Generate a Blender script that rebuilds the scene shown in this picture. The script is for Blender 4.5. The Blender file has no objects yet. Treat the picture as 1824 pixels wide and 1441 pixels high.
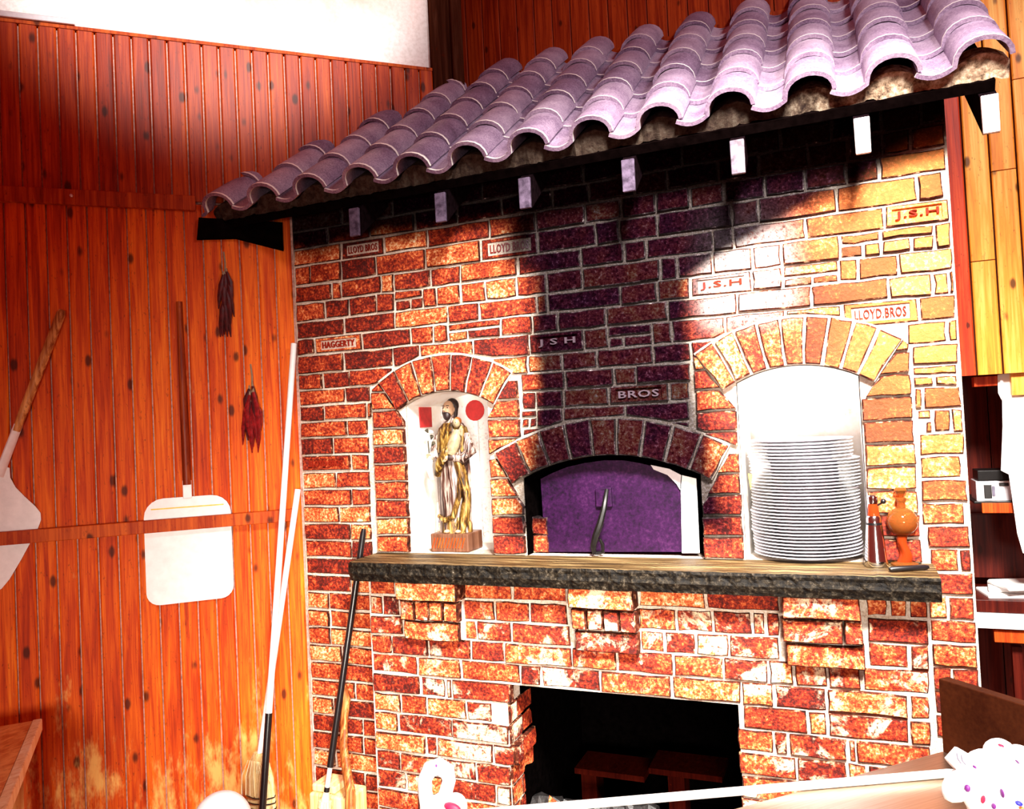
import bpy, bmesh, math, random
from mathutils import Vector, Matrix
R_ = random.Random(7)
S = bpy.context.scene
COL = S.collection

# ------------------------------------------------------------------ camera
F_PX, YAW, PITCH, ROLL = 1413.7, -0.39737, 0.02719, -0.04804
CAM = Vector((0.0, -2.8, 1.70))
fwd = Vector((math.sin(YAW)*math.cos(PITCH), math.cos(YAW)*math.cos(PITCH), math.sin(PITCH)))
rt0 = Vector((math.cos(YAW), -math.sin(YAW), 0))
up0 = rt0.cross(fwd)
RT = rt0*math.cos(ROLL) + up0*math.sin(ROLL)
UP = up0*math.cos(ROLL) - rt0*math.sin(ROLL)
cd = bpy.data.cameras.new('camera'); cam = bpy.data.objects.new('camera', cd); COL.objects.link(cam)
cd.sensor_width = 36; cd.sensor_fit = 'HORIZONTAL'; cd.lens = F_PX/1824*36; cd.clip_start = 0.05
m = Matrix.Identity(4)
for i in range(3):
    m[i][0], m[i][1], m[i][2], m[i][3] = RT[i], UP[i], -fwd[i], CAM[i]
cam.matrix_world = m
S.camera = cam

# ------------------------------------------------------------------ light and exposure
S.view_settings.view_transform = 'Standard'
S.view_settings.look = 'None'
S.view_settings.gamma = 1
S.view_settings.use_curve_mapping = False
S.view_settings.exposure = 0.0
w = bpy.data.worlds.new('room_light'); S.world = w; w.use_nodes = True
w.node_tree.nodes['Background'].inputs[0].default_value = (1.0, 0.11, 0.075, 1)
w.node_tree.nodes['Background'].inputs[1].default_value = 0.30

def area(name, loc, target, size, power, color=(1, 1, 1), spread=180, size_y=None):
    d = bpy.data.lights.new(name, 'AREA'); o = bpy.data.objects.new(name, d); COL.objects.link(o)
    d.energy = power; d.color = color; d.size = size; d.spread = math.radians(spread)
    if size_y: d.shape = 'RECTANGLE'; d.size_y = size_y
    o.location = loc
    o.rotation_euler = (Vector(target)-Vector(loc)).to_track_quat('-Z', 'Y').to_euler()
    return o
def spot(name, loc, target, power, angle, blend=0.5, radius=0.1, color=(1, 1, 1)):
    d = bpy.data.lights.new(name, 'SPOT'); o = bpy.data.objects.new(name, d); COL.objects.link(o)
    d.energy = power; d.color = color; d.spot_size = math.radians(angle); d.spot_blend = blend; d.shadow_soft_size = radius
    o.location = loc
    o.rotation_euler = (Vector(target)-Vector(loc)).to_track_quat('-Z', 'Y').to_euler()
    return o
area('ceiling_lamp_panel', (0.5, -2.5, 3.85), (-0.45, 0.0, 1.22), 0.6, 118, (1, 0.95, 0.88), 54)
area('low_window', (0.7, -4.3, 1.35), (-1.35, -0.1, 0.75), 1.2, 33, (1, 0.92, 0.80), 50, 0.6)
spot('roof_spot', (1.15, -1.55, 3.75), (0.0, -0.05, 2.80), 185, 80, 0.8, 0.15, (1, 0.96, 0.98))
spot('plaster_spot', (0.2, -2.6, 4.6), (-2.35, -0.2, 4.0), 1000, 33, 0.5, 0.12, (1, 0.97, 0.93))

spot('added_plank_spot', (1.7, -0.9, 2.9), (0.62, 0.74, 2.35), 75, 60, 0.7, 0.1, (1, 0.95, 0.85))  # added unseen spot to brighten the golden planks

# ------------------------------------------------------------------ pixel ray -> real plane helpers
def ray(x, y):
    return RT*((x-912)/F_PX) - UP*((y-720.5)/F_PX) + fwd
def on_y(x, y, Y=0.0):
    d = ray(x, y); return CAM + d*((Y-CAM.y)/d.y)
def on_z(x, y, Z):
    d = ray(x, y); return CAM + d*((Z-CAM.z)/d.z)
def x_at(px, z, Y=0.0):
    lo, hi = -900.0, 2400.0
    for _ in range(40):
        mid = (lo+hi)/2
        if on_y(px, mid, Y).z > z: lo = mid
        else: hi = mid
    return on_y(px, lo, Y).x
LA = math.radians(43.4)
WX = -2.185                                    # left wall passes through (WX, 0)
WD = Vector((math.cos(LA), math.sin(LA), 0))   # along the left wall, to the right
WN = Vector((math.sin(LA), -math.cos(LA), 0))  # out of the left wall, into the room
def wall_pt(t, z, off=0.0):
    return Vector((WX, 0, 0)) + WD*t + WN*off + Vector((0, 0, z))

# ------------------------------------------------------------------ scene helpers
WORLD = {}
def link(o, parent, origin):
    COL.objects.link(o)
    WORLD[o.name] = Vector(origin)
    if parent is not None:
        o.parent = parent
        o.location = Vector(origin) - WORLD[parent.name]
    else:
        o.location = origin
    return o
def tag(o, label=None, cat=None, group=None, kind=None):
    if label: o['label'] = label
    if cat: o['category'] = cat
    if group: o['group'] = group
    if kind: o['kind'] = kind
    return o
def empty(name, loc, label=None, cat=None, group=None, kind=None, parent=None):
    o = bpy.data.objects.new(name, None); o.empty_display_size = 0.05
    link(o, parent, loc)
    return tag(o, label, cat, group, kind)

class MB:
    """collects world-space geometry of ONE object"""
    def __init__(s): s.v = []; s.f = []; s.mi = []
    def add(s, vs, fs, mi=0):
        b = len(s.v); s.v += [Vector(q) for q in vs]
        for f in fs: s.f.append([i+b for i in f]); s.mi.append(mi)
        return s
    def box(s, c, size, rot=None, mi=0, taper=1.0):
        hx, hy, hz = size[0]/2, size[1]/2, size[2]/2
        vs = []
        for sz in (-1, 1):
            k = taper if sz > 0 else 1
            for sx, sy in ((-1, -1), (1, -1), (1, 1), (-1, 1)):
                q = Vector((sx*hx*k, sy*hy*k, sz*hz))
                if rot is not None: q = rot @ q
                vs.append(q + Vector(c))
        return s.add(vs, [(3, 2, 1, 0), (4, 5, 6, 7), (0, 1, 5, 4), (1, 2, 6, 5), (2, 3, 7, 6), (3, 0, 4, 7)], mi)
    def rings(s, rings, cap=True, mi=0, closed=True):
        n = len(rings[0]); vs = [q for r in rings for q in r]; fs = []
        for i in range(len(rings)-1):
            for j in range(n if closed else n-1):
                k = (j+1) % n
                fs.append((i*n+j, i*n+k, (i+1)*n+k, (i+1)*n+j))
        if cap:
            fs.append(tuple(range(n))[::-1]); fs.append(tuple((len(rings)-1)*n+j for j in range(n)))
        return s.add(vs, fs, mi)
    def lathe(s, prof, c, n=24, axis=None, mi=0):
        c = Vector(c); rot = axis.to_track_quat('Z', 'Y').to_matrix() if axis is not None else Matrix.Identity(3)
        rs = []
        for r, z in prof:
            rs.append([c + rot @ Vector((max(r, 1e-4)*math.cos(2*math.pi*k/n), max(r, 1e-4)*math.sin(2*math.pi*k/n), z)) for k in range(n)])
        return s.rings(rs, True, mi)
    def tube(s, path, rad, n=10, mi=0, flat=1.0):
        path = [Vector(q) for q in path]
        if not hasattr(rad, '__len__'): rad = [rad]*len(path)
        rs = []; prev = None
        for i, q in enumerate(path):
            a = path[max(i-1, 0)]; b = path[min(i+1, len(path)-1)]
            t = (b-a).normalized()
            u = prev if prev is not None else (Vector((0, 0, 1)) if abs(t.z) < 0.9 else Vector((1, 0, 0)))
            u = (u - t*u.dot(t)).normalized(); prev = u
            v = t.cross(u)
            rs.append([q + (u*math.cos(2*math.pi*k/n)*flat + v*math.sin(2*math.pi*k/n))*rad[i] for k in range(n)])
        return s.rings(rs, True, mi)
    def ball(s, c, r, n=14, m_=9, mi=0, rot=None):
        if not hasattr(r, '__len__'): r = (r, r, r)
        rs = []
        for i in range(m_+1):
            th = math.pi*(0.02 + 0.96*i/m_)
            ring = []
            for k in range(n):
                q = Vector((r[0]*math.sin(th)*math.cos(2*math.pi*k/n), r[1]*math.sin(th)*math.sin(2*math.pi*k/n), -r[2]*math.cos(th)))
                if rot is not None: q = rot @ q
                ring.append(Vector(c)+q)
            rs.append(ring)
        return s.rings(rs, True, mi)
    def prism(s, poly, frame, n0, n1, mi=0):
        """polygon in (u, v) of frame (O, U, V, N) swept from n0 to n1"""
        O, U, V, N = frame
        a = [O+U*u+V*v+N*n0 for u, v in poly]; b = [O+U*u+V*v+N*n1 for u, v in poly]
        return s.rings([a, b], True, mi)
    def mesh(s, name, mats, origin, smooth=False):
        me = bpy.data.meshes.new(name)
        o = Vector(origin)
        me.from_pydata([tuple(q-o) for q in s.v], [], s.f)
        for m_ in (mats if isinstance(mats, (list, tuple)) else [mats]): me.materials.append(m_)
        me.polygons.foreach_set('material_index', s.mi)
        if smooth: me.polygons.foreach_set('use_smooth', [True]*len(me.polygons))
        bm = bmesh.new(); bm.from_mesh(me); bmesh.ops.recalc_face_normals(bm, faces=bm.faces); bm.to_mesh(me); bm.free()
        if smooth:
            try: me.set_sharp_from_angle(angle=math.radians(40))
            except Exception: pass
        me.update()
        return me
    def build(s, name, mats, parent=None, origin=None, smooth=False, bevel=0):
        if origin is None:
            k = len(s.v); c = Vector((0, 0, 0))
            for q in s.v: c += q
            c /= k
            origin = c if parent is not None else Vector((c.x, c.y, min(q.z for q in s.v)))
        o = bpy.data.objects.new(name, s.mesh(name, mats, origin, smooth))
        link(o, parent, origin)
        if bevel:
            b = o.modifiers.new('bevel', 'BEVEL'); b.width = bevel; b.segments = 2; b.limit_method = 'ANGLE'
        return o
def place(name, me, parent, loc, rot=None):
    """one more object that shares the mesh me"""
    o = bpy.data.objects.new(name, me)
    link(o, parent, loc)
    if rot is not None: o.rotation_euler = rot.to_euler()
    return o

# ------------------------------------------------------------------ materials
class NT:
    def __init__(s, name):
        s.m = bpy.data.materials.new(name); s.m.use_nodes = True; s.t = s.m.node_tree
        s.b = s.t.nodes['Principled BSDF']
    def n(s, typ, **kw):
        o = s.t.nodes.new(typ)
        for k, v in kw.items():
            if k.startswith('_'): setattr(o, k[1:], v)
        return o
    def put(s, sock, v):
        if hasattr(v, 'is_output'): s.t.links.new(v, sock)
        elif hasattr(v, '__len__') and len(v) == 3 and sock.type == 'RGBA': sock.default_value = (*v, 1)
        else: sock.default_value = v
    def math(s, op, a, b=0.0, c=None, clamp=False):
        o = s.t.nodes.new('ShaderNodeMath'); o.operation = op; o.use_clamp = clamp
        s.put(o.inputs[0], a); s.put(o.inputs[1], b)
        if c is not None: s.put(o.inputs[2], c)
        return o.outputs[0]
    def mix(s, f, a, b, blend='MIX'):
        o = s.t.nodes.new('ShaderNodeMix'); o.data_type = 'RGBA'; o.blend_type = blend
        s.put(o.inputs[0], f); s.put(o.inputs[6], a); s.put(o.inputs[7], b); return o.outputs[2]
    def noise(s, vec, scale, detail=4, rough=0.6, dist=0.0):
        o = s.t.nodes.new('ShaderNodeTexNoise'); s.put(o.inputs['Vector'], vec)
        o.inputs['Scale'].default_value = scale; o.inputs['Detail'].default_value = detail
        o.inputs['Roughness'].default_value = rough; o.inputs['Distortion'].default_value = dist
        return o.outputs['Fac']
    def ramp(s, f, stops, interp='LINEAR'):
        o = s.t.nodes.new('ShaderNodeValToRGB'); e = o.color_ramp.elements; o.color_ramp.interpolation = interp
        while len(e) < len(stops): e.new(0.5)
        for el, (p, c) in zip(e, stops):
            el.position = p; el.color = (*c, 1) if len(c) == 3 else c
        s.put(o.inputs[0], f); return o.outputs[0]
    def step(s, x, a, b):
        o = s.t.nodes.new('ShaderNodeMapRange'); o.interpolation_type = 'SMOOTHSTEP'
        s.put(o.inputs[0], x); o.inputs[1].default_value = a; o.inputs[2].default_value = b
        return o.outputs[0]
    def pos(s):
        g = s.t.nodes.new('ShaderNodeNewGeometry'); return g.outputs['Position']
    def obj(s): return s.t.nodes.new('ShaderNodeTexCoord').outputs['Object']
    def rnd(s): return s.t.nodes.new('ShaderNodeObjectInfo').outputs['Random']
    def xyz(s, v):
        o = s.t.nodes.new('ShaderNodeSeparateXYZ'); s.put(o.inputs[0], v); return o.outputs
    def comb(s, x, y, z):
        o = s.t.nodes.new('ShaderNodeCombineXYZ')
        s.put(o.inputs[0], x); s.put(o.inputs[1], y); s.put(o.inputs[2], z); return o.outputs[0]
    def bump(s, h, strength=0.4, dist=0.004):
        o = s.t.nodes.new('ShaderNodeBump'); s.put(o.inputs['Height'], h)
        o.inputs['Strength'].default_value = strength; o.inputs['Distance'].default_value = dist
        s.t.links.new(o.outputs[0], s.b.inputs['Normal'])
    def out(s, col, rough=0.6, metal=0.0, spec=0.5):
        s.put(s.b.inputs['Base Color'], col); s.put(s.b.inputs['Roughness'], rough)
        s.put(s.b.inputs['Metallic'], metal); s.put(s.b.inputs['Specular IOR Level'], spec)
        return s.m
def plain(name, col, rough=0.5, metal=0.0, var=0.12, scale=40, spec=0.5, bump=0.0):
    t = NT(name); p = t.obj(); f = t.noise(p, scale, 5)
    dark = tuple(c*(1-var*2.2) for c in col); lite = tuple(min(1, c*(1+var)) for c in col)
    c = t.ramp(f, [(0.3, dark), (0.7, lite)])
    if bump: t.bump(f, bump, 0.003)
    return t.out(c, rough, metal, spec)

def soot_shade_mask(t, P):
    """soot baked into the wall above the oven mouth, widening under the roof, plus roof shade painted in at the top"""
    x, y, z = t.xyz(P)
    nz = t.noise(P, 3.2, 5, 0.65); nz2 = t.math('MULTIPLY', t.math('SUBTRACT', nz, 0.5), 0.34)
    zz = t.math('MAXIMUM', t.math('SUBTRACT', z, 2.20), 0.0)
    zw = t.math('MAXIMUM', t.math('SUBTRACT', z, 2.0), 0.0)
    cx = t.math('ADD', t.math('MULTIPLY', zz, 0.95), -0.775)
    wd = t.math('ADD', t.math('MULTIPLY', zz, 1.55), 0.35)
    wd = t.math('ADD', wd, t.math('MULTIPLY', t.math('MAXIMUM', t.math('SUBTRACT', 1.78, z), 0.0), 0.30))
    d = t.math('DIVIDE', t.math('ABSOLUTE', t.math('SUBTRACT', x, cx)), wd)
    d = t.math('ADD', d, nz2)
    k = t.step(d, 1.12, 0.72)
    tb = t.math('MULTIPLY', t.step(t.math('ADD', z, t.math('MULTIPLY', nz2, 0.5)), 2.44, 2.54), t.step(x, 0.0, -0.5))  # roof shade painted as a dark band under the eave
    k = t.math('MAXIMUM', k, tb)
    low = t.step(z, 1.20, 1.36)
    return t.math('MULTIPLY', k, low), (x, y, z), nz
def brick_mat(name, cream=0.0):
    t = NT(name); P = t.pos(); rnd = t.rnd()
    fine = t.noise(P, 95, 6, 0.72); mid = t.noise(P, 17, 4, 0.6)
    f = t.math('ADD', t.math('MULTIPLY', fine, 1.35), t.math('MULTIPLY', mid, 0.60))
    f = t.math('ADD', f, t.math('MULTIPLY', rnd, 0.34))
    f = t.math('SUBTRACT', f, 0.68)
    c = t.ramp(f, [(0.24, (.055, .003, .001)), (0.40, (.24, .013, .004)), (0.53, (.52, .062, .013)), (0.64, (.78, .20, .05)), (0.75, (.97, .55, .24)), (0.86, (1, .9, .70))])
    sm, (x, y, z), nz = soot_shade_mask(t, P)
    # paler, yellower bricks towards the right end of the wall
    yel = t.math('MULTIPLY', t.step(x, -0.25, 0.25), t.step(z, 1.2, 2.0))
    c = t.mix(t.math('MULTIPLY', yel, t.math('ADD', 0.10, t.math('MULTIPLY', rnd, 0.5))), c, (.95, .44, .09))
    if cream > 0:
        cr = t.step(t.noise(P, 6.5, 6, 0.7, 0.4), 0.62-cream*0.22, 0.72-cream*0.22)
        cr = t.math('MULTIPLY', cr, t.step(fine, 0.36, 0.50))
        c = t.mix(t.math('MULTIPLY', cr, 0.92), c, (.95, .80, .52))
    else:
        painted_sheen = t.math('MULTIPLY', t.math('MULTIPLY', t.step(x, -0.52, -0.36), t.step(x, -0.06, -0.26)), t.math('MULTIPLY', t.step(z, 1.95, 2.1), t.step(z, 2.5, 2.28)))  # pale grey glare painted into the bricks right of the soot
        c = t.mix(t.math('MULTIPLY', painted_sheen, t.step(fine, 0.3, 0.55)), c, (.46, .42, .40))
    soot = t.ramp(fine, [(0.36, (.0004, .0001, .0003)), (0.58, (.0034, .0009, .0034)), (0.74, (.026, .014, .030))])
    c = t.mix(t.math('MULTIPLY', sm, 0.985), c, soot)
    t.bump(t.math('ADD', fine, t.math('MULTIPLY', mid, 0.8)), 0.75, 0.006)
    return t.out(c, 0.65, 0, t.math('MULTIPLY', t.math('SUBTRACT', 1.0, sm), 0.3))
def mortar_mat(name):
    t = NT(name); P = t.pos(); fine = t.noise(P, 120, 6, 0.7); mid = t.noise(P, 14, 4)
    c = t.ramp(t.math('ADD', t.math('MULTIPLY', fine, 0.7), t.math('MULTIPLY', mid, 0.4)), [(0.3, (.20, .10, .06)), (0.48, (.72, .55, .42)), (0.66, (.96, .88, .78))])
    sm, _, _ = soot_shade_mask(t, P)
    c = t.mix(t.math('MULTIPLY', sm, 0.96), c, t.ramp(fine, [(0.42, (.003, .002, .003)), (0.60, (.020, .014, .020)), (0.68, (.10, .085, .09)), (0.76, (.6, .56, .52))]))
    t.bump(t.math('ADD', fine, mid), 0.9, 0.008)
    return t.out(c, 0.85, 0, 0.05)
def wood_mat(name, stops, knots=1.0, worn=0.0, gs=1.0, rough=0.42, spec=0.18):
    t = NT(name); p = t.obj(); rnd = t.rnd(); x, y, z = t.xyz(p)
    off = t.math('MULTIPLY', rnd, 37.0)
    g = t.noise(t.comb(t.math('ADD', t.math('MULTIPLY', x, 70*gs), off), t.math('MULTIPLY', y, 30*gs), t.math('ADD', t.math('MULTIPLY', z, 2.6*gs), off)), 1.0, 5, 0.65, 0.6)
    b = t.noise(t.comb(t.math('ADD', t.math('MULTIPLY', x, 8), off), y, t.math('ADD', t.math('MULTIPLY', z, 1.3), off)), 1.0, 3)
    f = t.math('ADD', t.math('MULTIPLY', g, 0.75), t.math('MULTIPLY', b, 0.35))
    f = t.math('ADD', f, t.math('MULTIPLY', t.math('SUBTRACT', rnd, 0.5), 0.10))
    c = t.ramp(f, stops)
    if knots:
        v = t.n('ShaderNodeTexVoronoi'); v.inputs['Scale'].default_value = 1.0
        t.put(v.inputs['Vector'], t.comb(t.math('ADD', t.math('MULTIPLY', x, 13), off), off, t.math('ADD', t.math('MULTIPLY', z, 6.5), off)))
        k = t.step(t.math('ADD', v.outputs['Distance'], t.math('MULTIPLY', t.math('SUBTRACT', g, 0.5), 0.15)), 0.21*knots, 0.09*knots)
        c = t.mix(t.math('MULTIPLY', k, 0.85), c, (.035, .004, .001))
    fl_n = t.noise(t.comb(t.math('ADD', t.math('MULTIPLY', x, 110), off), t.math('MULTIPLY', y, 30), t.math('ADD', t.math('MULTIPLY', z, 38), off)), 1.0, 4, 0.7)
    c = t.mix(t.math('MULTIPLY', t.step(fl_n, 0.60, 0.72), 0.65), c, (.10, .010, .002))
    if worn:
        P = t.pos(); px, py, pz = t.xyz(P)
        wn = t.noise(t.comb(t.math('MULTIPLY', px, 9), t.math('MULTIPLY', py, 9), t.math('MULTIPLY', pz, 3)), 1.0, 5, 0.7)
        low = t.step(pz, 1.0, 0.2)
        k = t.step(t.math('ADD', wn, t.math('MULTIPLY', low, 0.22)), 0.66, 0.84)
        c = t.mix(t.math('MULTIPLY', k, worn), c, (.95, .58, .16))
    t.bump(g, 0.25, 0.002)
    return t.out(c, rough, 0, spec)

M = {}
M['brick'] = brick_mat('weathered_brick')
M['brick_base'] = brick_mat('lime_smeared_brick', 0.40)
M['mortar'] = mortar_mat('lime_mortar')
t = NT('shade_painted_lettering'); sm, _, _ = soot_shade_mask(t, t.pos()); M['brick_letter'] = t.out(t.mix(sm, (.26, .016, .006), (.045, .030, .040)), 0.7, 0, 0.1)  # letters painted darker red for the shadow of their relief
t = NT('dark_brick_edge'); P = t.pos(); n1 = t.noise(P, 42, 5, 0.7); sm, _, _ = soot_shade_mask(t, P)  # dark outline painted along brick edges to deepen their contrast
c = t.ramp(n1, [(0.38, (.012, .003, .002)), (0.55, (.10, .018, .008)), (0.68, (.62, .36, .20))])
c = t.mix(t.math('MULTIPLY', sm, 0.97), c, t.ramp(n1, [(0.5, (.001, .0006, .001)), (0.66, (.03, .022, .03)), (0.74, (.4, .36, .36))])); M['edge_outline'] = t.out(c, 0.8, 0, 0.1)
RED = [(0.30, (.20, .008, .001)), (0.48, (.55, .050, .002)), (0.62, (.80, .135, .005)), (0.78, (.95, .28, .015))]
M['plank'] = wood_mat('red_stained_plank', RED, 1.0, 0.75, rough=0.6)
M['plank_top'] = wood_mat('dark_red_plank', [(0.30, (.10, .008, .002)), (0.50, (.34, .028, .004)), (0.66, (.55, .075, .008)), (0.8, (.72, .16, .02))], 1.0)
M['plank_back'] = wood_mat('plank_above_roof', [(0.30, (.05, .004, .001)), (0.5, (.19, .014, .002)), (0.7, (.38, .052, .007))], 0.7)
M['plank_gold'] = wood_mat('golden_pine_plank', [(0.30, (.50, .10, .01)), (0.5, (.88, .30, .03)), (0.7, (1, .58, .14))], 0.9, 0, 0.7)
M['rail'] = wood_mat('rail_wood', [(0.3, (.10, .007, .001)), (0.5, (.36, .034, .003)), (0.7, (.62, .11, .010))], 0.8, rough=0.6)
M['groove'] = plain('pale_groove', (.62, .30, .24), 0.5, 0, 0.25, 60)
M['post'] = wood_mat('dark_brown_post', [(0.3, (.012, .003, .0015)), (0.55, (.05, .014, .007)), (0.8, (.12, .045, .024))], 0.5, rough=0.9, spec=0.0)
M['soffit'] = plain('black_board', (.003, .0015, .0015), 0.8, 0, 0.3, 30, 0.0)  # near-black base colour for boarding and plank backing
M['rafter'] = plain('black_rafter', (.006, .003, .004), 0.8, 0, 0.3, 50, 0.0)  # rafter bodies near black, their cut ends paler

# plaster
t = NT('white_plaster'); P = t.pos(); n1 = t.noise(P, 2.2, 4, 0.6); n2 = t.noise(P, 60, 5)
c = t.ramp(n2, [(0.35, (.80, .76, .72)), (0.6, (.95, .93, .90))])
px, py, pz = t.xyz(P)
st = t.math('MULTIPLY', t.step(t.math('ADD', pz, t.math('MULTIPLY', n1, 0.5)), 3.72, 4.0), t.step(t.math('ABSOLUTE', t.math('SUBTRACT', px, -2.1)), 0.5, 0.1))
c = t.mix(t.math('MULTIPLY', st, 0.75), c, (.80, .30, .22))
t.bump(n2, 0.3, 0.003); M['plaster'] = t.out(c, 0.8, 0, 0.2)
t = NT('limewash_niche'); P = t.pos(); n1 = t.noise(P, 9, 5, 0.65); n2 = t.noise(P, 70, 4)
c = t.ramp(t.math('ADD', t.math('MULTIPLY', n1, 0.7), t.math('MULTIPLY', n2, 0.3)), [(0.30, (.78, .50, .28)), (0.42, (.92, .86, .78)), (0.6, (.97, .95, .92))])
t.bump(n2, 0.2, 0.002); M['niche'] = t.out(c, 0.6, 0, 0.3)
t = NT('white_glazed_tile'); P = t.pos(); n2 = t.noise(P, 80, 4); n1 = t.noise(P, 6, 3)
c = t.ramp(t.math('ADD', t.math('MULTIPLY', n2, 0.6), t.math('MULTIPLY', n1, 0.4)), [(0.34, (.62, .42, .40)), (0.46, (.90, .87, .87)), (0.7, (.97, .96, .95))])
M['wall_tile'] = t.out(c, 0.3, 0, 0.5)
M['red_stain_shade'] = plain('red_stain_shade_mark', (.55, .02, .02), 0.6)

# roof tile: lilac grey clay with a paler lower lip
t = NT('clay_roof_tile'); p = t.obj(); x, y, z = t.xyz(p); n1 = t.noise(t.pos(), 150, 4, 0.8); n2 = t.noise(t.pos(), 9, 4); rnd = t.rnd()
f = t.math('ADD', t.math('MULTIPLY', n1, 0.55), t.math('MULTIPLY', n2, 0.35)); f = t.math('ADD', f, t.math('MULTIPLY', rnd, 0.14))
c = t.ramp(f, [(0.30, (.045, .020, .042)), (0.46, (.20, .125, .21)), (0.62, (.42, .31, .42)), (0.8, (.70, .60, .66))])
lip = t.math('MULTIPLY', t.step(t.math('ADD', y, t.math('MULTIPLY', t.math('SUBTRACT', n2, 0.5), 0.02)), 0.014, 0.007), t.step(y, 0.0005, 0.002))
c = t.mix(lip, c, (.95, .90, .84)); t.bump(n1, 0.35, 0.003); M['tile'] = t.out(c, 0.55, 0, 0.4)
t = NT('tile_bedding_mortar'); P = t.pos(); n1 = t.noise(P, 45, 6, 0.7); x = t.xyz(P)[0]
c = t.ramp(n1, [(0.35, (.06, .03, .02)), (0.5, (.42, .28, .18)), (0.68, (.85, .70, .52))])
sk = t.step(t.math('ADD', x, t.math('MULTIPLY', n1, 0.3)), 0.44, 0.0)
c = t.mix(t.math('MULTIPLY', sk, 0.93), c, (.012, .005, .004)); t.bump(n1, 0.9, 0.006); M['tile_mortar'] = t.out(c, 0.9, 0, 0.2)
t = NT('limewashed_wood_end'); P = t.pos(); n1 = t.noise(P, 40, 5); x = t.xyz(P)[0]
c = t.ramp(n1, [(0.35, (.50, .42, .44)), (0.6, (.85, .78, .76))])
c = t.mix(t.step(x, 0.0, -0.35), c, t.ramp(n1, [(0.35, (.03, .018, .035)), (0.7, (.14, .10, .16))])); M['limewash'] = t.out(c, 0.7, 0, 0.2)

# slate-dark stone ledge
t = NT('chiselled_stone'); P = t.pos(); x, y, z = t.xyz(P); n1 = t.noise(P, 60, 6, 0.7)
top = t.noise(t.comb(t.math('MULTIPLY', x, 3), t.math('MULTIPLY', y, 60), 0.0), 1.0, 4)
c = t.ramp(n1, [(0.40, (.0015, .001, .0008)), (0.54, (.010, .007, .004)), (0.66, (.055, .042, .028)), (0.78, (.45, .40, .32))])
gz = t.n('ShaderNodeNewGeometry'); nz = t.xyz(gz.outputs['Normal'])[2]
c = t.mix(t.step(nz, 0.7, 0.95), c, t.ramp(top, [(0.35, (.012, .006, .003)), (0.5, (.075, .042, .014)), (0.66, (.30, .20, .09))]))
t.bump(n1, 0.8, 0.006); M['stone'] = t.out(c, 0.55, 0, 0.12)
# oven door steel
t = NT('plum_steel_door'); P = t.pos(); n1 = t.noise(P, 70, 6, 0.75); n2 = t.noise(P, 7, 4)
z = t.xyz(P)[2]
f = t.math('ADD', t.math('MULTIPLY', n1, 0.6), t.math('MULTIPLY', n2, 0.35))
c = t.ramp(f, [(0.34, (.004, .0005, .006)), (0.50, (.020, .0022, .026)), (0.62, (.048, .010, .048)), (0.76, (.22, .13, .19))])
t.bump(n1, 0.2, 0.002); M['door'] = t.out(c, 0.45, 0.1, 0.18)
M['black_iron'] = plain('black_iron', (.004, .003, .003), 0.45, 0, 0.3, 50, 0.25)
M['black_plastic'] = plain('black_plastic', (.006, .005, .006), 0.3, 0, 0.1)
M['white_steel'] = plain('white_enamel', (.92, .92, .94), 0.4, 0, 0.05)
M['alu'] = plain('white_aluminium', (.90, .87, .87), 0.45, 0.0, 0.05, 25)
M['white_pole'] = plain('white_pole', (.93, .91, .90), 0.4, 0, 0.04)
M['handle_wood'] = wood_mat('handle_wood', [(0.3, (.05, .012, .004)), (0.5, (.30, .075, .015)), (0.7, (.82, .40, .12))], 0, 0, 1.5)
M['dark_handle'] = wood_mat('dark_handle_wood', [(0.3, (.05, .004, .002)), (0.5, (.20, .02, .004)), (0.7, (.42, .08, .012))], 0, 0, 1.5)
M['straw'] = wood_mat('broom_straw', [(0.3, (.22, .12, .03)), (0.5, (.72, .50, .20)), (0.7, (.97, .86, .55))], 0, 0, 4)
M['block_wood'] = wood_mat('split_wood', [(0.3, (.40, .20, .05)), (0.5, (.80, .55, .22)), (0.7, (.97, .85, .52))], 0, 0, 1.2)
M['porcelain'] = plain('white_porcelain', (.80, .77, .83), 0.18, 0, 0.05)
M['chrome'] = plain('polished_steel', (.72, .72, .73), 0.12, 1.0, 0.03)
M['steel'] = None
t = NT('brushed_steel'); p = t.pos(); x, y, z = t.xyz(p)
g = t.noise(t.comb(t.math('MULTIPLY', t.math('ADD', x, y), 4), t.math('MULTIPLY', t.math('SUBTRACT', x, y), 160), t.math('MULTIPLY', z, 160)), 1.0, 3)
c = t.ramp(g, [(0.3, (.42, .34, .26)), (0.7, (.54, .45, .36))]); M['steel'] = t.out(c, 0.32, 1.0, 0.5)
t = NT('bronzed_steel_panel'); g = t.noise(t.pos(), 90, 4); g2 = t.noise(t.pos(), 5, 3)
c = t.ramp(t.math('ADD', t.math('MULTIPLY', g, 0.4), t.math('MULTIPLY', g2, 0.6)), [(0.3, (.012, .002, .001)), (0.7, (.050, .012, .004))]); M['panel'] = t.out(c, 0.5, 0.0, 0.03)
M['chili'] = plain('dried_chili', (.26, .008, .010), 0.3, 0, 0.35, 60)
M['chili_dark'] = plain('dark_dried_chili', (.075, .004, .006), 0.4, 0, 0.35, 60)
M['stem'] = plain('chili_stem', (.30, .20, .12), 0.7)
M['robe'] = None
t = NT('gilded_brown_robe'); p = t.pos(); x, y, z = t.xyz(p)
g = t.noise(t.comb(t.math('MULTIPLY', x, 55), t.math('MULTIPLY', y, 30), t.math('MULTIPLY', z, 5)), 1.0, 4, 0.6, 0.6)
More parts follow.
